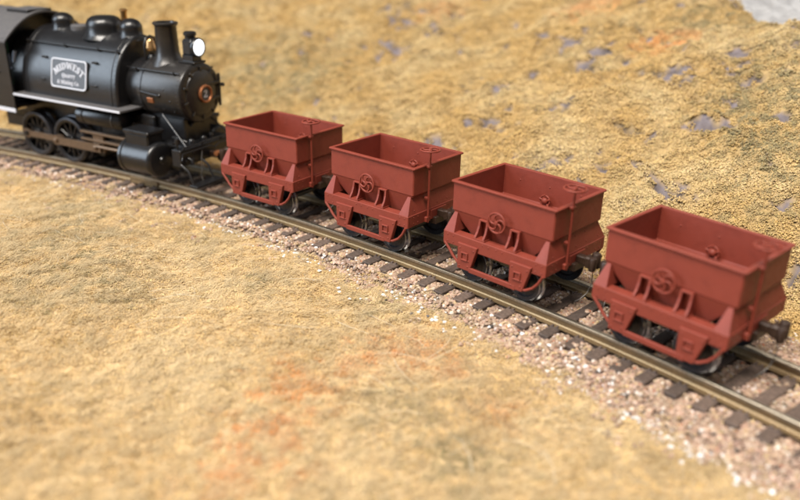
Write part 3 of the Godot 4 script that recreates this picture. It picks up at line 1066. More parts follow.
	mb.tube([Vector3(-0.2, 16.7, -9.0), Vector3(-0.2, 16.7, -7.4)], 0.55, 8)
	for k in 5:
		var a := TAU * k / 5.0 + 0.4
		mb.tube([Vector3(-0.2, 16.7, -7.7), Vector3(-0.2 + cos(a) * 1.5, 16.7 + sin(a) * 1.5, -7.5)], 0.34, 6, 0.24)
	mb.lathe([Vector2(0, 0.5), Vector2(0.6, 0.4), Vector2(0.85, 0.0), Vector2(0.6, -0.4), Vector2(0, -0.5)], 10, Vector3(-0.2, 16.7, -7.4), Basis(Vector3.RIGHT, PI / 2.0), 0.3)
	mb.torus(1.25, 0.22, 16, 5, Vector3(-0.2, 16.7, -7.6), Basis(Vector3.RIGHT, PI / 2.0))
	part("screw_end", mb, M.red, t)
	return t

func build_cars() -> void:
	var proto := make_car()
	var arcs := [-526.8, -488.1, -449.9, -411.4]
	var labels := ["red-brown ore hopper car coupled right in front of the black locomotive", "red-brown ore hopper car, second from the black locomotive", "red-brown ore hopper car, third from the locomotive, between two other cars", "nearest red-brown ore hopper car at the train's end with a free brown coupler"]
	for k in 4:
		var o: Node3D = proto
		if k > 0:
			o = proto.duplicate()
			o.name = numbered("ore_car")
			add_child(o)
		o.position = track_point(arcs[k]) * U
		o.rotation.y = yaw_at(arcs[k])
		for ch in o.get_children():      # every wheel was left at another turn
			if ch.name.begins_with("hand_wheel"):
				ch.rotation.z = [0.0, 0.55, 1.0, 0.3][k]
			elif ch.name.begins_with("brake_wheel"):
				ch.rotation.y = [0.2, 0.9, 0.5, 1.3][k]
				ch.rotation.x = [0.04, -0.03, 0.02, -0.05][k]
		tag(o, labels[k], "ore car", "red-brown ore cars of the train")

# ------------------------------------------------------------------ locomotive
const ALONG := Basis(Vector3(0, 0, 1), Vector3(1, 0, 0), Vector3(0, 1, 0))   # turns a lathe's axis along x

func tank_section(x: float, a: float, b: float, y0: float, foot: float, grow := 0.0) -> Array:
	var out := [Vector3(x, foot, a + grow)]
	for k in 33:
		var t := PI * k / 32.0
		out.append(Vector3(x, y0 + sin(t) * (b + grow), cos(t) * (a + grow)))
	out.append(Vector3(x, foot, -a - grow))
	return out

func saddle(mb: MB, x0: float, x1: float, a: float, b: float, y0: float, foot: float, grow := 0.0, round_ := 0.7) -> void:
	mb.skin([tank_section(x0 + round_, a, b, y0, foot, grow), tank_section(x1 - round_, a, b, y0, foot, grow)], Vector3((x0 + x1) / 2, y0, 0))
	for e in [[x0, 1.0], [x1, -1.0]]:
		var x: float = e[0]
		var d: float = e[1]
		var rows := []
		for k in 4:
			var t := PI / 2.0 * k / 3.0
			rows.append(tank_section(x + d * round_ * (1.0 - sin(t)), a, b, y0, foot, grow - round_ * (1.0 - cos(t))))
		mb.skin(rows, Vector3(x + d * 6.0, y0, 0))
		var l := tank_section(x, a, b, y0, foot, grow - round_)
		mb.face(l, Vector3(-d, 0, 0))

func add_text(mb: MB, text: String, height: float, at: Transform3D, font: Font, depth := 0.12) -> void:
	var tm := TextMesh.new()
	tm.text = text
	tm.font = font
	tm.font_size = 64
	tm.pixel_size = height / 64.0
	tm.depth = depth
	tm.curve_step = 2.0
	var keep := mb.xf
	mb.xf = keep * at
	for k in tm.get_surface_count():
		var arr := tm.surface_get_arrays(k)
		var pv: PackedVector3Array = arr[Mesh.ARRAY_VERTEX]
		var pn: PackedVector3Array = arr[Mesh.ARRAY_NORMAL]
		var ids: PackedInt32Array = arr[Mesh.ARRAY_INDEX] if arr[Mesh.ARRAY_INDEX] != null else PackedInt32Array(range(pv.size()))
		for i in range(0, ids.size(), 3):
			mb.tri(pv[ids[i]], pv[ids[i + 1]], pv[ids[i + 2]], pn[ids[i]], pn[ids[i + 1]], pn[ids[i + 2]])
	mb.xf = keep

func rounded(w: float, h: float, r: float) -> PackedVector2Array:
	var out := PackedVector2Array()
	for q in 4:
		var c := Vector2((w / 2 - r) * [1, -1, -1, 1][q], (h / 2 - r) * [1, 1, -1, -1][q])
		for k in 5:
			var a := PI / 2.0 * (q + k / 4.0)
			out.append(c + Vector2(cos(a), sin(a)) * r)
	return out

func build_locomotive() -> void:
	var t := base("steam_locomotive", track_point(-594.0, -0.4), yaw_at(-594.0))
	tag(t, "black saddle-tank steam locomotive lettered Midwest, with a lit round headlight", "locomotive")
	var mb := MB.new()
	# ---- saddle tank and its seams
	saddle(mb, -28.5, 13.0, 11.8, 17.0, 24.0, 21.0)
	var tank := part("saddle_tank", mb, M.black, t)
	for e in [[-26.6, -25.8], [9.9, 10.9]]:
		mb = MB.new()
		saddle(mb, e[0], e[1], 11.8, 17.0, 24.0, 21.0, 0.16, 0.12)
		if e[0] > 0.0:
			for k in 41:
				var a := PI * k / 40.0
				mb.dome(Vector3(11.7, 24.0 + sin(a) * 17.0, cos(a) * 11.8), 0.2, Vector3(0, sin(a) * 11.8, cos(a) * 17.0))
		part("seam_band", mb, M.black, tank)
	mb = MB.new()
	for side in [-1.0, 1.0]:
		mb.tube([Vector3(-27.5, 37.0, side * 8.6), Vector3(-10.0, 37.1, side * 8.65), Vector3(12.8, 37.1, side * 8.6)], 0.24, 6)
		for x in [-27.0, -10.2, 4.0, 12.0]:
			mb.tube([Vector3(x, 36.0, side * 7.8), Vector3(x, 37.3, side * 8.8)], 0.38, 6)
	part("handrail", mb, M.black, tank)
	mb = MB.new()
	for side in [-1.0, 1.0]:
		for e in [[-18.0, 33.0, 10.4], [3.8, 33.2, 10.3], [-18.4, 26.4, 11.8], [4.0, 26.6, 11.8]]:
			mb.box(Vector3(e[0], e[1], side * e[2]), Vector3(1.9, 0.5, 1.1), 0.12)
	part("cleats", mb, M.black, tank)
	# ---- name board on the near and the far side of the tank
	var serif := SystemFont.new()
	serif.font_names = PackedStringArray(["Droid Serif"])
	serif.font_weight = 700
	for side in [1.0]:
		var at := Transform3D(Basis(Vector3.RIGHT, -0.195), Vector3(-6.6, 29.0, 11.4))
		mb = MB.new()
		mb.xf = at
		mb.prism(rounded(15.2, 8.7, 1.1), 0.0, 0.28)
		var board := part("name_board", mb, M.plate, tank)
		mb = MB.new()
		mb.xf = at
		var o := rounded(15.2, 8.7, 1.1)
		var i := rounded(14.45, 7.95, 0.85)
		for k in o.size():
			var j := (k + 1) % o.size()
			var p := [Vector3(o[k].x, o[k].y, 0.42), Vector3(o[j].x, o[j].y, 0.42), Vector3(i[j].x, i[j].y, 0.42), Vector3(i[k].x, i[k].y, 0.42)]
			mb.face(p, Vector3(0, 0, 1))
			mb.face([p[0], p[1], Vector3(o[j].x, o[j].y, 0.05), Vector3(o[k].x, o[k].y, 0.05)], Vector3(o[k].x, o[k].y, 0))
			mb.face([p[2], p[3], Vector3(i[k].x, i[k].y, 0.2), Vector3(i[j].x, i[j].y, 0.2)], Vector3(-i[k].x, -i[k].y, 0))
		part("border", mb, M.white, board)
		mb = MB.new()
		mb.xf = at
		var word := "MIDWEST"
		var px := 2.7 / 64.0
		var total := 0.0
		for ch in word:
			total += serif.get_string_size(ch, HORIZONTAL_ALIGNMENT_LEFT, -1, 64).x * px
		var run := -total / 2.0
		var rad := 9.2
		for ch in word:
			var wd := serif.get_string_size(ch, HORIZONTAL_ALIGNMENT_LEFT, -1, 64).x * px
			var a := (run + wd / 2.0) / rad
			run += wd
			add_text(mb, ch, 2.7, Transform3D(Basis(Vector3(0, 0, 1), -a), Vector3(sin(a) * rad, cos(a) * rad - rad + 2.35, 0.36)), serif)
		add_text(mb, "Quarry", 1.6, Transform3D(Basis.IDENTITY, Vector3(0, -0.55, 0.36)), serif)
		add_text(mb, "& Mining Co.", 1.5, Transform3D(Basis.IDENTITY, Vector3(0, -2.6, 0.36)), serif)
		part("lettering", mb, M.white, board)
	# ---- firebox end of the boiler
	mb = MB.new()
	saddle(mb, -36.5, -28.0, 10.8, 14.8, 24.0, 21.0)
	part("firebox", mb, M.black, t)
	# ---- boiler and smokebox
	mb = MB.new()
	mb.lathe([Vector2(8.2, 12.0), Vector2(8.2, 18.2)], 48, Vector3(0, 26.3, 0), ALONG)
	part("boiler", mb, M.black, t)
	mb = MB.new()
	mb.lathe([Vector2(8.2, 18.0), Vector2(8.75, 18.0), Vector2(8.75, 33.9), Vector2(8.6, 34.3), Vector2(8.2, 34.5)], 56, Vector3(0, 26.3, 0), ALONG)
	for x in [18.7, 33.3]:
		for k in 48:
			var a := TAU * k / 48.0
			mb.dome(Vector3(x, 26.3 + sin(a) * 8.75, cos(a) * 8.75), 0.2, Vector3(0, sin(a), cos(a)), 5)
	var smoke := part("smokebox", mb, M.smoke, t)
	mb = MB.new()
	mb.lathe([Vector2(8.8, 18.9), Vector2(8.95, 19.0), Vector2(8.95, 19.5), Vector2(8.8, 19.6)], 48, Vector3(0, 26.3, 0), ALONG)
	part("seam_band", mb, M.black, smoke)
	mb = MB.new()
	for side in [-1.0, 1.0]:
		mb.tube([Vector3(13.0, 32.6, side * 6.9), Vector3(22.0, 32.6, side * 7.0), Vector3(33.6, 32.6, side * 7.0)], 0.22, 6)
		for x in [17.0, 31.5]:
			mb.tube([Vector3(x, 31.6, side * 6.3), Vector3(x, 32.8, side * 7.2)], 0.36, 6)
		mb.tube([Vector3(20.0, 26.6, side * 9.2), Vector3(26.5, 26.0, side * 9.2)], 0.26, 6)
		mb.dome(Vector3(26.8, 26.0, side * 8.8), 0.5, Vector3(0, 0, side), 8, 1.0)
		for e in [[28.4, 27.8], [30.6, 24.6], [27.0, 21.8], [31.0, 21.4]]:
			var ang := asin((e[1] - 26.3) / 8.75)
			mb.dome(Vector3(e[0], e[1], side * cos(ang) * 8.75), 0.32, Vector3(0, sin(ang), side * cos(ang)), 6)
	part("handrail", mb, M.black, smoke)
	mb = MB.new()
	mb.box(Vector3(23.0, 24.2, 8.55), Vector3(2.4, 1.5, 0.5), 0.1, Basis(Vector3.RIGHT, 0.22))
	part("builder_plate", mb, M.copper, smoke)
	# ---- smokebox front
	mb = MB.new()
	mb.lathe([Vector2(8.3, 34.2), Vector2(8.45, 34.6), Vector2(7.6, 34.9), Vector2(6.7, 34.9), Vector2(6.5, 35.2), Vector2(5.0, 35.7), Vector2(2.6, 36.0), Vector2(0.0, 36.05)], 48, Vector3(0, 26.3, 0), ALONG, 0.9)
	for k in 10:
		var a := TAU * (k + 0.5) / 10.0
		mb.box(Vector3(35.1, 26.3 + sin(a) * 6.9, cos(a) * 6.9), Vector3(0.6, 0.7, 1.6), 0.15, Basis(Vector3.RIGHT, -a))
	for k in 40:
		var a := TAU * k / 40.0
		mb.dome(Vector3(34.75, 26.3 + sin(a) * 8.0, cos(a) * 8.0), 0.17, Vector3(1, 0, 0), 5)
	mb.box(Vector3(35.8, 28.6, -3.6), Vector3(0.5, 0.9, 6.4), 0.15)
	mb.box(Vector3(35.8, 24.2, -3.6), Vector3(0.5, 0.9, 6.4), 0.15)
	mb.tube([Vector3(35.6, 21.6, -7.0), Vector3(35.6, 31.0, -7.0)], 0.45, 8)
	mb.tube([Vector3(35.4, 27.6, -7.6), Vector3(35.6, 27.4, -8.9)], 0.6, 8)
	var door := part("smokebox_door", mb, M.smoke, t)
	mb = MB.new()
	mb.lathe([Vector2(2.45, 35.9), Vector2(2.65, 36.3), Vector2(2.55, 36.9), Vector2(2.25, 37.0), Vector2(1.95, 36.75), Vector2(1.9, 36.4)], 32, Vector3(0, 26.2, 0), ALONG, 0.6)
	var ring := part("number_plate_ring", mb, M.copper, door)
	mb = MB.new()
	mb.lathe([Vector2(2.05, 36.0), Vector2(2.05, 36.45), Vector2(0, 36.45)], 28, Vector3(0, 26.2, 0), ALONG)
	part("number_plate", mb, M.plate, door)
	mb = MB.new()
	add_text(mb, "2", 3.0, Transform3D(Basis(Vector3.UP, PI / 2.0), Vector3(36.52, 26.2, 0)), serif)
	part("number", mb, M.white, door)
	# ---- chimney
	mb = MB.new()
	mb.lathe([Vector2(5.3, 33.2), Vector2(4.6, 34.4), Vector2(3.75, 35.6), Vector2(3.35, 37.2), Vector2(3.1, 44.3), Vector2(3.3, 44.6), Vector2(3.65, 44.9), Vector2(3.65, 45.3), Vector2(3.4, 45.5), Vector2(2.75, 45.45), Vector2(2.6, 45.0), Vector2(2.5, 39.0), Vector2(0, 39.0)], 36, Vector3(23.1, 0, 0))
	part("chimney", mb, M.smoke, t)
	# ---- domes
	for e in [[-20.2, 3.3, 45.2], [9.2, 3.3, 45.5]]:
		mb = MB.new()
		var p := [Vector2(e[1] + 1.1, 39.4), Vector2(e[1] + 0.5, 40.2), Vector2(e[1], 41.0), Vector2(e[1] - 0.05, 42.6)]
		for k in 9:
			var a := PI / 2.0 * (k + 0.5) / 9.0
			p.append(Vector2(cos(a) * e[1], 42.7 + sin(a) * (e[2] - 42.7)))
		p.append(Vector2(0, e[2]))
		mb.lathe(p, 32, Vector3(e[0], 0, 0), Basis.IDENTITY, 0.5)
		part("sand_dome", mb, M.black, t)
	mb = MB.new()
	var pd := [Vector2(6.9, 38.9), Vector2(6.0, 39.9), Vector2(5.5, 40.8), Vector2(5.4, 42.3)]
	for k in 9:
		var a := PI / 2.0 * (k + 0.5) / 9.0
		pd.append(Vector2(2.6 + cos(a) * 2.8, 42.6 + sin(a) * 2.8))
	pd.append(Vector2(1.0, 45.6))
	pd.append(Vector2(0, 45.6))
	mb.lathe(pd, 40, Vector3(-1.9, 0, 0), Basis.IDENTITY, 0.5)
	var steam := part("steam_dome", mb, M.black, t)
	mb = MB.new()
	mb.lathe([Vector2(0.9, 43.0), Vector2(0.9, 46.2), Vector2(1.15, 46.5), Vector2(1.15, 47.0), Vector2(0.6, 47.4), Vector2(0, 47.4)], 14, Vector3(1.8, 0, -4.6))
	part("whistle", mb, M.brass, steam)
	mb = MB.new()
	mb.lathe([Vector2(3.0, 40.0), Vector2(3.0, 41.7), Vector2(2.7, 42.0), Vector2(0, 42.0)], 28, Vector3(-12.5, 0, 0))
	part("filler_lid", mb, M.roof, t)
	mb = MB.new()
	mb.lathe([Vector2(0.5, 38.0), Vector2(0.5, 39.2), Vector2(0, 39.4)], 10, Vector3(-28.0, 0, 3.8))
	part("tap", mb, M.brass, t)
	# ---- bell
	mb = MB.new()
	mb.lathe([Vector2(1.75, 36.9), Vector2(1.85, 37.1), Vector2(1.4, 37.9), Vector2(1.1, 39.4), Vector2(0.7, 40.2), Vector2(0, 40.4)], 20, Vector3(16.4, 0, 0), Basis.IDENTITY, 0.5)
	var bell := part("bell", mb, M.brass, t)
	mb = MB.new()
	mb.tube([Vector3(16.4, 34.4, 2.3), Vector3(16.4, 38.5, 2.3), Vector3(16.4, 40.4, 1.6), Vector3(16.4, 41.0, 0), Vector3(16.4, 40.4, -1.6), Vector3(16.4, 38.5, -2.3), Vector3(16.4, 34.4, -2.3)], 0.35, 6)
	mb.lathe([Vector2(1.6, 34.2), Vector2(1.2, 35.4), Vector2(0.6, 36.0), Vector2(0, 36.0)], 14, Vector3(16.4, 0, 0))
	part("yoke", mb, M.black, bell)
	# ---- headlight
	mb = MB.new()
	mb.box(Vector3(32.5, 39.2, 0), Vector3(4.0, 4.7, 4.5), 0.7)
	mb.box(Vector3(32.3, 36.1, 0), Vector3(4.4, 2.2, 3.6), 0.3)
	mb.box(Vector3(32.3, 35.1, 0), Vector3(6.0, 0.6, 5.2), 0.2)
	mb.lathe([Vector2(2.3, 33.8), Vector2(2.7, 34.2), Vector2(2.75, 35.1), Vector2(2.6, 35.4), Vector2(2.3, 35.3)], 28, Vector3(0, 39.3, 0), ALONG, 0.6)
	mb.lathe([Vector2(1.5, 41.3), Vector2(1.5, 42.3), Vector2(1.85, 42.5), Vector2(1.85, 43.2), Vector2(1.5, 43.5), Vector2(0, 43.6)], 20, Vector3(32.2, 0, 0))
	var head := part("headlight", mb, M.black, t)
	mb = MB.new()
	mb.lathe([Vector2(2.35, 35.0), Vector2(2.25, 35.3), Vector2(1.5, 35.6), Vector2(0, 35.75)], 28, Vector3(0, 39.3, 0), ALONG, 0.4)
	part("headlight_lens", mb, M.lamp, head)
	# ---- running board and what hangs below it
	mb = MB.new()
	mb.box(Vector3(-6.2, 20.95, 0), Vector3(46.6, 0.7, 30.0), 0.1)
	var board := part("running_board", mb, M.roof, t)
	mb = MB.new()
	mb.box(Vector3(-6.3, 20.95, 15.05), Vector3(46.4, 0.6, 0.26), 0.05)
	part("white_edge", mb, M.white, board)
	for side in [-1.0, 1.0]:
		mb = MB.new()
		mb.lathe([Vector2(0, -4.6), Vector2(2.2, -4.6), Vector2(2.9, -4.1), Vector2(2.9, 14.0), Vector2(2.2, 14.6), Vector2(0, 14.7)], 24, Vector3(0, 17.1, side * 10.6), ALONG, 0.6)
		for x in [-1.5, 11.0]:
			mb.lathe([Vector2(2.9, x - 0.4), Vector2(3.05, x - 0.35), Vector2(3.05, x + 0.35), Vector2(2.9, x + 0.4)], 24, Vector3(0, 17.1, side * 10.6), ALONG, 0.3)
		part("air_reservoir", mb, M.black, t)
	mb = MB.new()
	mb.box(Vector3(-13.0, 15.0, 0), Vector3(48.0, 9.6, 12.0), 0.3)
	mb.box(Vector3(-8.0, 8.6, 0), Vector3(84.0, 4.2, 9.0), 0.2)
	mb.box(Vector3(26.0, 15.2, 0), Vector3(13.0, 8.0, 11.0), 0.4)
	mb.box(Vector3(15.0, 14.0, 0), Vector3(14.0, 10.0, 14.0), 0.4)
	mb.box(Vector3(-20.0, 7.5, 0), Vector3(36.0, 10.0, 12.5), 0.3)
	part("frame", mb, M.black, t)
	# ---- cab
	var cab := Node3D.new()
	cab.name = "cab"
	t.add_child(cab)
	for side in [-1.0, 1.0]:
		mb = MB.new()
		mb.prism(PackedVector2Array([Vector2(-58, 15.6), Vector2(-29.4, 15.6), Vector2(-29.4, 38.0), Vector2(-34.6, 38.0), Vector2(-34.6, 27.8), Vector2(-51.0, 27.8), Vector2(-51.0, 38.0), Vector2(-58, 38.0)]), side * 14.5, side * 15.2)
		mb.box(Vector3(-42.8, 37.1, side * 14.85), Vector3(16.6, 1.6, 0.66), 0.05)
		mb.box(Vector3(-42.8, 27.4, side * 15.3), Vector3(18.0, 0.7, 0.7), 0.1)
		for k in 9:
			mb.dome(Vector3(-30.1, 17.4 + k * 2.3, side * 15.2), 0.18, Vector3(0, 0, side), 5)
		part("side_sheet", mb, M.black, cab)
		mb = MB.new()
		mb.box(Vector3(-43.7, 15.6, side * 15.2), Vector3(28.6, 1.2, 0.3), 0.06)
		part("white_edge", mb, M.white, cab)
	mb = MB.new()
	var arch := PackedVector2Array([Vector2(14.4, 16.0)])
	for k in 13:
		var z := lerpf(14.4, -14.4, k / 12.0)
		arch.append(Vector2(z, 44.5 - 7.3 * (z / 15.2) * (z / 15.2)))
	arch.append(Vector2(-14.4, 16.0))
	mb.xf = Transform3D(Basis(Vector3(0, 0, 1), Vector3(0, 1, 0), Vector3(-1, 0, 0)), Vector3.ZERO)
	mb.prism(arch, 37.6, 38.4)
	mb.xf = Transform3D.IDENTITY
	mb.box(Vector3(-44.5, 16.2, 0), Vector3(26.0, 1.0, 28.8))
	mb.lathe([Vector2(0, 0.5), Vector2(6.5, 0.4), Vector2(7.0, 0), Vector2(7.0, -5.0)], 30, Vector3(-37.5, 27.0, 0), ALONG * Basis(Vector3.RIGHT, PI))
	part("backhead", mb, M.black, cab)
	mb = MB.new()
	mb.tube([Vector3(-36.6, 35.6, 9.6), Vector3(-36.4, 31.0, 9.9), Vector3(-35.9, 28.8, 9.9)], 0.4, 7)
	mb.tube([Vector3(-35.6, 28.0, 10.8), Vector3(-34.2, 23.0, 11.2)], 0.25, 6)
	part("green_pipe", mb, M.green, cab)
	mb = MB.new()
	mb.tube([Vector3(-35.6, 32.2, 10.4), Vector3(-35.3, 28.4, 10.6)], 0.55, 8)
	mb.tube([Vector3(-33.2, 33.2, 9.4), Vector3(-33.6, 29.8, 10.0)], 0.6, 8)
	mb.tube([Vector3(-36.2, 28.2, 11.2), Vector3(-33.6, 28.0, 11.2)], 0.25, 6)
	part("gauge_glass", mb, M.pale, cab)
	# roof: an arched shell
	mb = MB.new()
	var rows := []
	var under := []
	for k in 25:
		var z := lerpf(-15.8, 15.8, k / 24.0)
		var y := 45.2 - 7.3 * (z / 15.2) * (z / 15.2)
		rows.append([Vector3(-61.0, y, z), Vector3(-28.4, y, z)])
		under.append([Vector3(-61.0, y - 0.6, z), Vector3(-28.4, y - 0.6, z)])
	mb.skin(rows, Vector3(-45, 20, 0))
	for k in 24:
		mb.face([under[k][0], under[k][1], under[k + 1][1], under[k + 1][0]], Vector3.DOWN)
		for e in 2:
			mb.face([rows[k][e], rows[k + 1][e], under[k + 1][e], under[k][e]], Vector3(-1 if e == 0 else 1, 0, 0))
	for k in [0, 24]:
		mb.face([rows[k][0], rows[k][1], under[k][1], under[k][0]], Vector3(0, 0, -1 if k == 0 else 1))
	var roof := part("roof", mb, M.roof, cab)
	mb = MB.new()
	mb.box(Vector3(-35.0, 45.3, 0.4), Vector3(9.4, 0.5, 8.0), 0.1)
	part("hatch", mb, M.roof, roof)
	mb = MB.new()
	mb.box(Vector3(-35.0, 44.95, 4.75), Vector3(9.8, 0.7, 0.5), 0.1)
	mb.box(Vector3(-30.1, 45.15, 0.4), Vector3(0.5, 0.7, 8.8), 0.1)
	part("hatch_runner", mb, M.black, roof)
	# ---- driving wheels
	var wm := MB.new()
	wm.lathe([Vector2(0, 1.3), Vector2(1.5, 1.3), Vector2(1.7, 1.0), Vector2(1.7, -0.9), Vector2(0, -0.9)], 20, Vector3.ZERO, Basis(Vector3.RIGHT, PI / 2.0))
	for k in 12:
		var a := TAU * k / 12.0
		wm.box(Vector3(cos(a) * 3.7, sin(a) * 3.7, 0.0), Vector3(4.6, 0.62, 0.9), 0.15, Basis(Vector3(0, 0, 1), a))
	wm.lathe([Vector2(5.7, 0.9), Vector2(6.3, 1.0), Vector2(6.3, -1.0), Vector2(5.7, -0.9), Vector2(5.7, 0.9)], 40, Vector3.ZERO, Basis(Vector3.RIGHT, PI / 2.0))
	wm.prism(PackedVector2Array([Vector2(3.0, -2.6), Vector2(5.2, -2.6), Vector2(5.9, 0), Vector2(5.2, 2.6), Vector2(3.0, 2.6), Vector2(3.6, 0)]), 0.2, 0.95, 0.1)
	wm.lathe([Vector2(0, 3.1), Vector2(0.8, 3.1), Vector2(0.8, 0.0)], 12, Vector3(-3.5, 0, 0), Basis(Vector3.RIGHT, PI / 2.0))
	var wmesh := wm.mesh()
	var ty := MB.new()
	ty.lathe([Vector2(6.3, 1.25), Vector2(7.0, 1.3), Vector2(7.2, 1.15), Vector2(7.3, -1.0), Vector2(7.9, -1.2), Vector2(8.0, -1.45), Vector2(7.8, -1.7), Vector2(6.3, -1.7), Vector2(6.3, 1.25)], 48, Vector3.ZERO, Basis(Vector3.RIGHT, PI / 2.0), 0.6)
	var tmesh := ty.mesh()
	for side in [-1.0, 1.0]:
		for x in [-28.0, -12.6]:
			var w := share("driving_wheel", wmesh, M.black, t, Transform3D(Basis.IDENTITY if side > 0 else Basis(Vector3.UP, PI) * Basis(Vector3(0, 0, 1), PI), Vector3(x, 7.3, side * 8.8)))
			share("tyre", tmesh, M.bluesteel, w)
		# rods
		mb = MB.new()
		mb.prism(PackedVector2Array([Vector2(-33.2, 6.4), Vector2(-32.4, 5.8), Vector2(-30.6, 5.8), Vector2(-29.8, 6.4), Vector2(-17.8, 6.4), Vector2(-17.0, 5.8), Vector2(-15.2, 5.8), Vector2(-14.4, 6.4), Vector2(-14.4, 8.2), Vector2(-15.2, 8.8), Vector2(-17.0, 8.8), Vector2(-17.8, 8.2), Vector2(-29.8, 8.2), Vector2(-30.6, 8.8), Vector2(-32.4, 8.8), Vector2(-33.2, 8.2)]), side * 10.4, side * 11.2, 0.1)
		part("coupling_rod", mb, M.rod, t)
		mb = MB.new()
		mb.prism(PackedVector2Array([Vector2(-17.8, 6.3), Vector2(-16.6, 5.7), Vector2(-14.6, 6.1), Vector2(0.5, 6.1), Vector2(3.4, 6.2), Vector2(3.4, 8.9), Vector2(0.5, 8.7), Vector2(-14.6, 8.3), Vector2(-16.6, 8.9), Vector2(-17.8, 8.3)]), side * 11.5, side * 12.3, 0.12)
		for e in [[-16.1, 7.3], [1.6, 7.6]]:
			mb.lathe([Vector2(0.75, 0), Vector2(0.75, 0.5), Vector2(0.5, 0.7), Vector2(0, 0.7)], 12, Vector3(e[0], e[1], side * 12.3), Basis(Vector3.RIGHT, PI / 2.0 * side))
		part("main_rod", mb, M.rod, t)
		mb = MB.new()
		mb.box(Vector3(2.2, 8.8, side * 11.0), Vector3(4.6, 5.6, 1.2), 0.2)
		part("crosshead", mb, M.rod, t)
		mb = MB.new()
		for y in [11.9, 9.6]:
			mb.box(Vector3(6.2, y, side * 11.4), Vector3(22.0, 0.7, 1.5), 0.12)
		mb.tube([Vector3(2.0, 8.0, side * 12.2), Vector3(17.5, 8.2, side * 12.4)], 0.5, 10)
		part("guide_bar", mb, M.rod, t)
		# cylinder and valve chest
		mb = MB.new()
		mb.lathe([Vector2(0, 16.6), Vector2(4.4, 16.6), Vector2(5.15, 16.9), Vector2(5.15, 17.8), Vector2(4.85, 18.0), Vector2(4.85, 27.8), Vector2(5.15, 28.0), Vector2(5.15, 29.0), Vector2(4.8, 29.4), Vector2(4.2, 29.6), Vector2(1.2, 29.8), Vector2(1.0, 30.3), Vector2(0, 30.3)], 36, Vector3(0, 8.2, side * 12.8), ALONG, 0.7)
		for k in 10:
			var a := TAU * k / 10.0
			mb.dome(Vector3(29.45, 8.2 + sin(a) * 4.3, side * 12.8 + cos(a) * 4.3), 0.24, Vector3(1, 0, 0), 5)
		part("cylinder", mb, M.black, t)
		mb = MB.new()
		mb.box(Vector3(22.6, 13.4, side * 12.2), Vector3(9.0, 4.2, 6.2), 0.4)
		mb.box(Vector3(22.6, 15.9, side * 12.2), Vector3(10.0, 1.3, 6.9), 0.35)
		part("valve_chest", mb, M.black, t)
		# brace from the smokebox down to the beam
		mb = MB.new()
		mb.tube([Vector3(26.0, 20.2, side * 7.4), Vector3(36.4, 12.2, side * 9.6)], 0.26, 7)
		part("brace", mb, M.black, t)
	# ---- front end
	mb = MB.new()
	mb.box(Vector3(31.0, 11.7, 0), Vector3(11.0, 0.9, 19.0), 0.2)
	for e in [[34.6, 5.5], [33.8, -3.5], [34.8, 0.6]]:
		mb.lathe([Vector2(0.9, 12.0), Vector2(0.9, 13.2), Vector2(0.5, 13.7), Vector2(0, 13.8)], 10, Vector3(e[0], 0, e[1]))
	mb.box(Vector3(28.6, 13.4, -6.0), Vector3(3.2, 3.0, 4.0), 0.3)
	mb.box(Vector3(29.4, 12.9, 5.6), Vector3(2.4, 1.8, 3.0), 0.3)
	mb.tube([Vector3(30.5, 12.2, 9.0), Vector3(32.5, 14.0, 8.6), Vector3(35.0, 13.2, 7.8)], 0.4, 7)
	mb.tube([Vector3(30.0, 12.4, -2.0), Vector3(31.5, 16.5, -2.2), Vector3(33.4, 18.2, -2.0)], 0.5, 7)
	mb.tube([Vector3(30.0, 12.4, 2.6), Vector3(31.5, 16.0, 3.0), Vector3(33.4, 18.0, 3.0)], 0.5, 7)
	part("front_deck", mb, M.black, t)
	mb = MB.new()
	mb.tube([Vector3(38.3, 11.4, -13.4), Vector3(38.5, 11.5, -2.0), Vector3(38.5, 10.6, 0.0), Vector3(38.5, 11.5, 2.0), Vector3(38.3, 11.4, 13.4), Vector3(38.6, 9.6, 14.0)], 0.22, 6)
	for z in [-12.4, 12.4]:
		mb.lathe([Vector2(0.25, 12.0), Vector2(0.25, 13.6), Vector2(0.7, 13.8), Vector2(0.7, 15.2), Vector2(0.3, 15.5), Vector2(0, 15.6)], 10, Vector3(35.6, 0, z))
	part("uncoupling_lever", mb, M.black, t)
	mb = MB.new()
	mb.box(Vector3(35.6, 9.7, 0), Vector3(3.4, 4.9, 26.6), 0.25)
	for z in [-11.0, -8.0, 8.0, 11.0]:
		mb.dome(Vector3(37.3, 10.6, z), 0.45, Vector3(1, 0, 0), 6)
		mb.dome(Vector3(37.3, 8.6, z), 0.45, Vector3(1, 0, 0), 6)
	mb.tube([Vector3(37.9, 12.9, -12.0), Vector3(37.9, 13.1, 0), Vector3(37.9, 12.9, 12.0)], 0.3, 6)
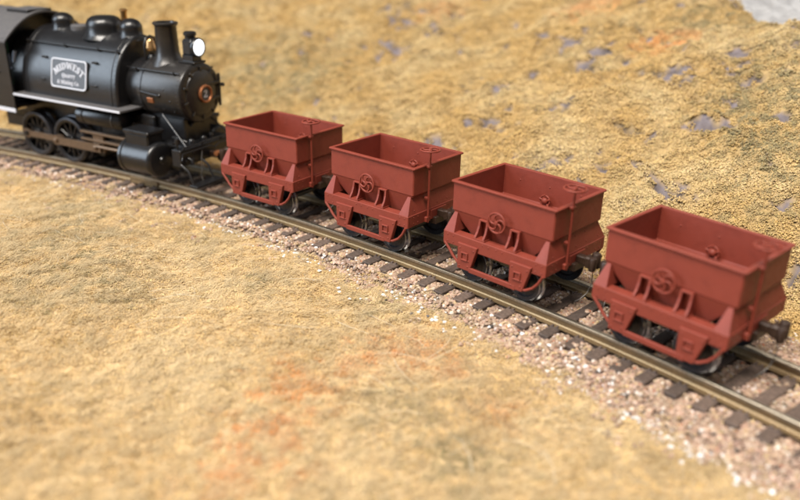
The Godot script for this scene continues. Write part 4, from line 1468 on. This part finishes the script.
	for z in [-12.0, -4.0, 4.0, 12.0]:
		mb.tube([Vector3(37.0, 12.0, z), Vector3(37.9, 13.0, z)], 0.28, 6)
	mb.tube([Vector3(37.0, 9.4, 10.2), Vector3(38.4, 9.0, 10.2), Vector3(38.8, 7.6, 10.2)], 0.55, 8)
	var beam := part("pilot_beam", mb, M.black, t)
	for side in [-1.0, 1.0]:
		mb = MB.new()
		mb.box(Vector3(42.6, 2.7, side * 9.0), Vector3(3.2, 0.7, 11.4), 0.15)
		for z in [4.6, 13.0]:
			mb.tube([Vector3(37.0, 8.0, side * z), Vector3(39.6, 6.4, side * z), Vector3(41.2, 3.0, side * z)], 0.4, 6)
		part("footboard", mb, M.black, t)
	mb = MB.new()
	mb.box(Vector3(38.4, 8.6, 0), Vector3(4.4, 1.8, 2.6), 0.2)
	mb.box(Vector3(41.3, 8.7, 0), Vector3(1.6, 2.9, 3.4), 0.3)
	mb.lathe([Vector2(0, 2.0), Vector2(1.05, 2.0), Vector2(1.25, 1.75), Vector2(1.25, -1.75), Vector2(1.05, -2.0), Vector2(0, -2.0)], 12, Vector3(42.5, 8.7, -1.2))
	mb.lathe([Vector2(0, 1.8), Vector2(0.9, 1.8), Vector2(1.0, 1.6), Vector2(1.0, -1.6), Vector2(0.9, -1.8), Vector2(0, -1.8)], 10, Vector3(42.6, 8.9, 1.4))
	var cp := part("coupler", mb, M.coupler, t)
	mb = MB.new()
	mb.lathe([Vector2(0, 1.0), Vector2(0.75, 0.9), Vector2(0.8, -0.9), Vector2(0, -1.0)], 12, Vector3(41.2, 9.6, 2.0), Basis(Vector3.RIGHT, PI / 2.0))
	part("knuckle_spring", mb, M.copper, cp)
	mb = MB.new()
	mb.tube([Vector3(38.2, 10.8, 5.2), Vector3(38.9, 8.2, 6.6), Vector3(39.4, 6.2, 6.8), Vector3(39.2, 4.2, 7.4), Vector3(40.0, 2.2, 7.6), Vector3(41.4, 0.9, 7.0)], 0.15, 5)
	part("hose_wire", mb, M.wire, beam)
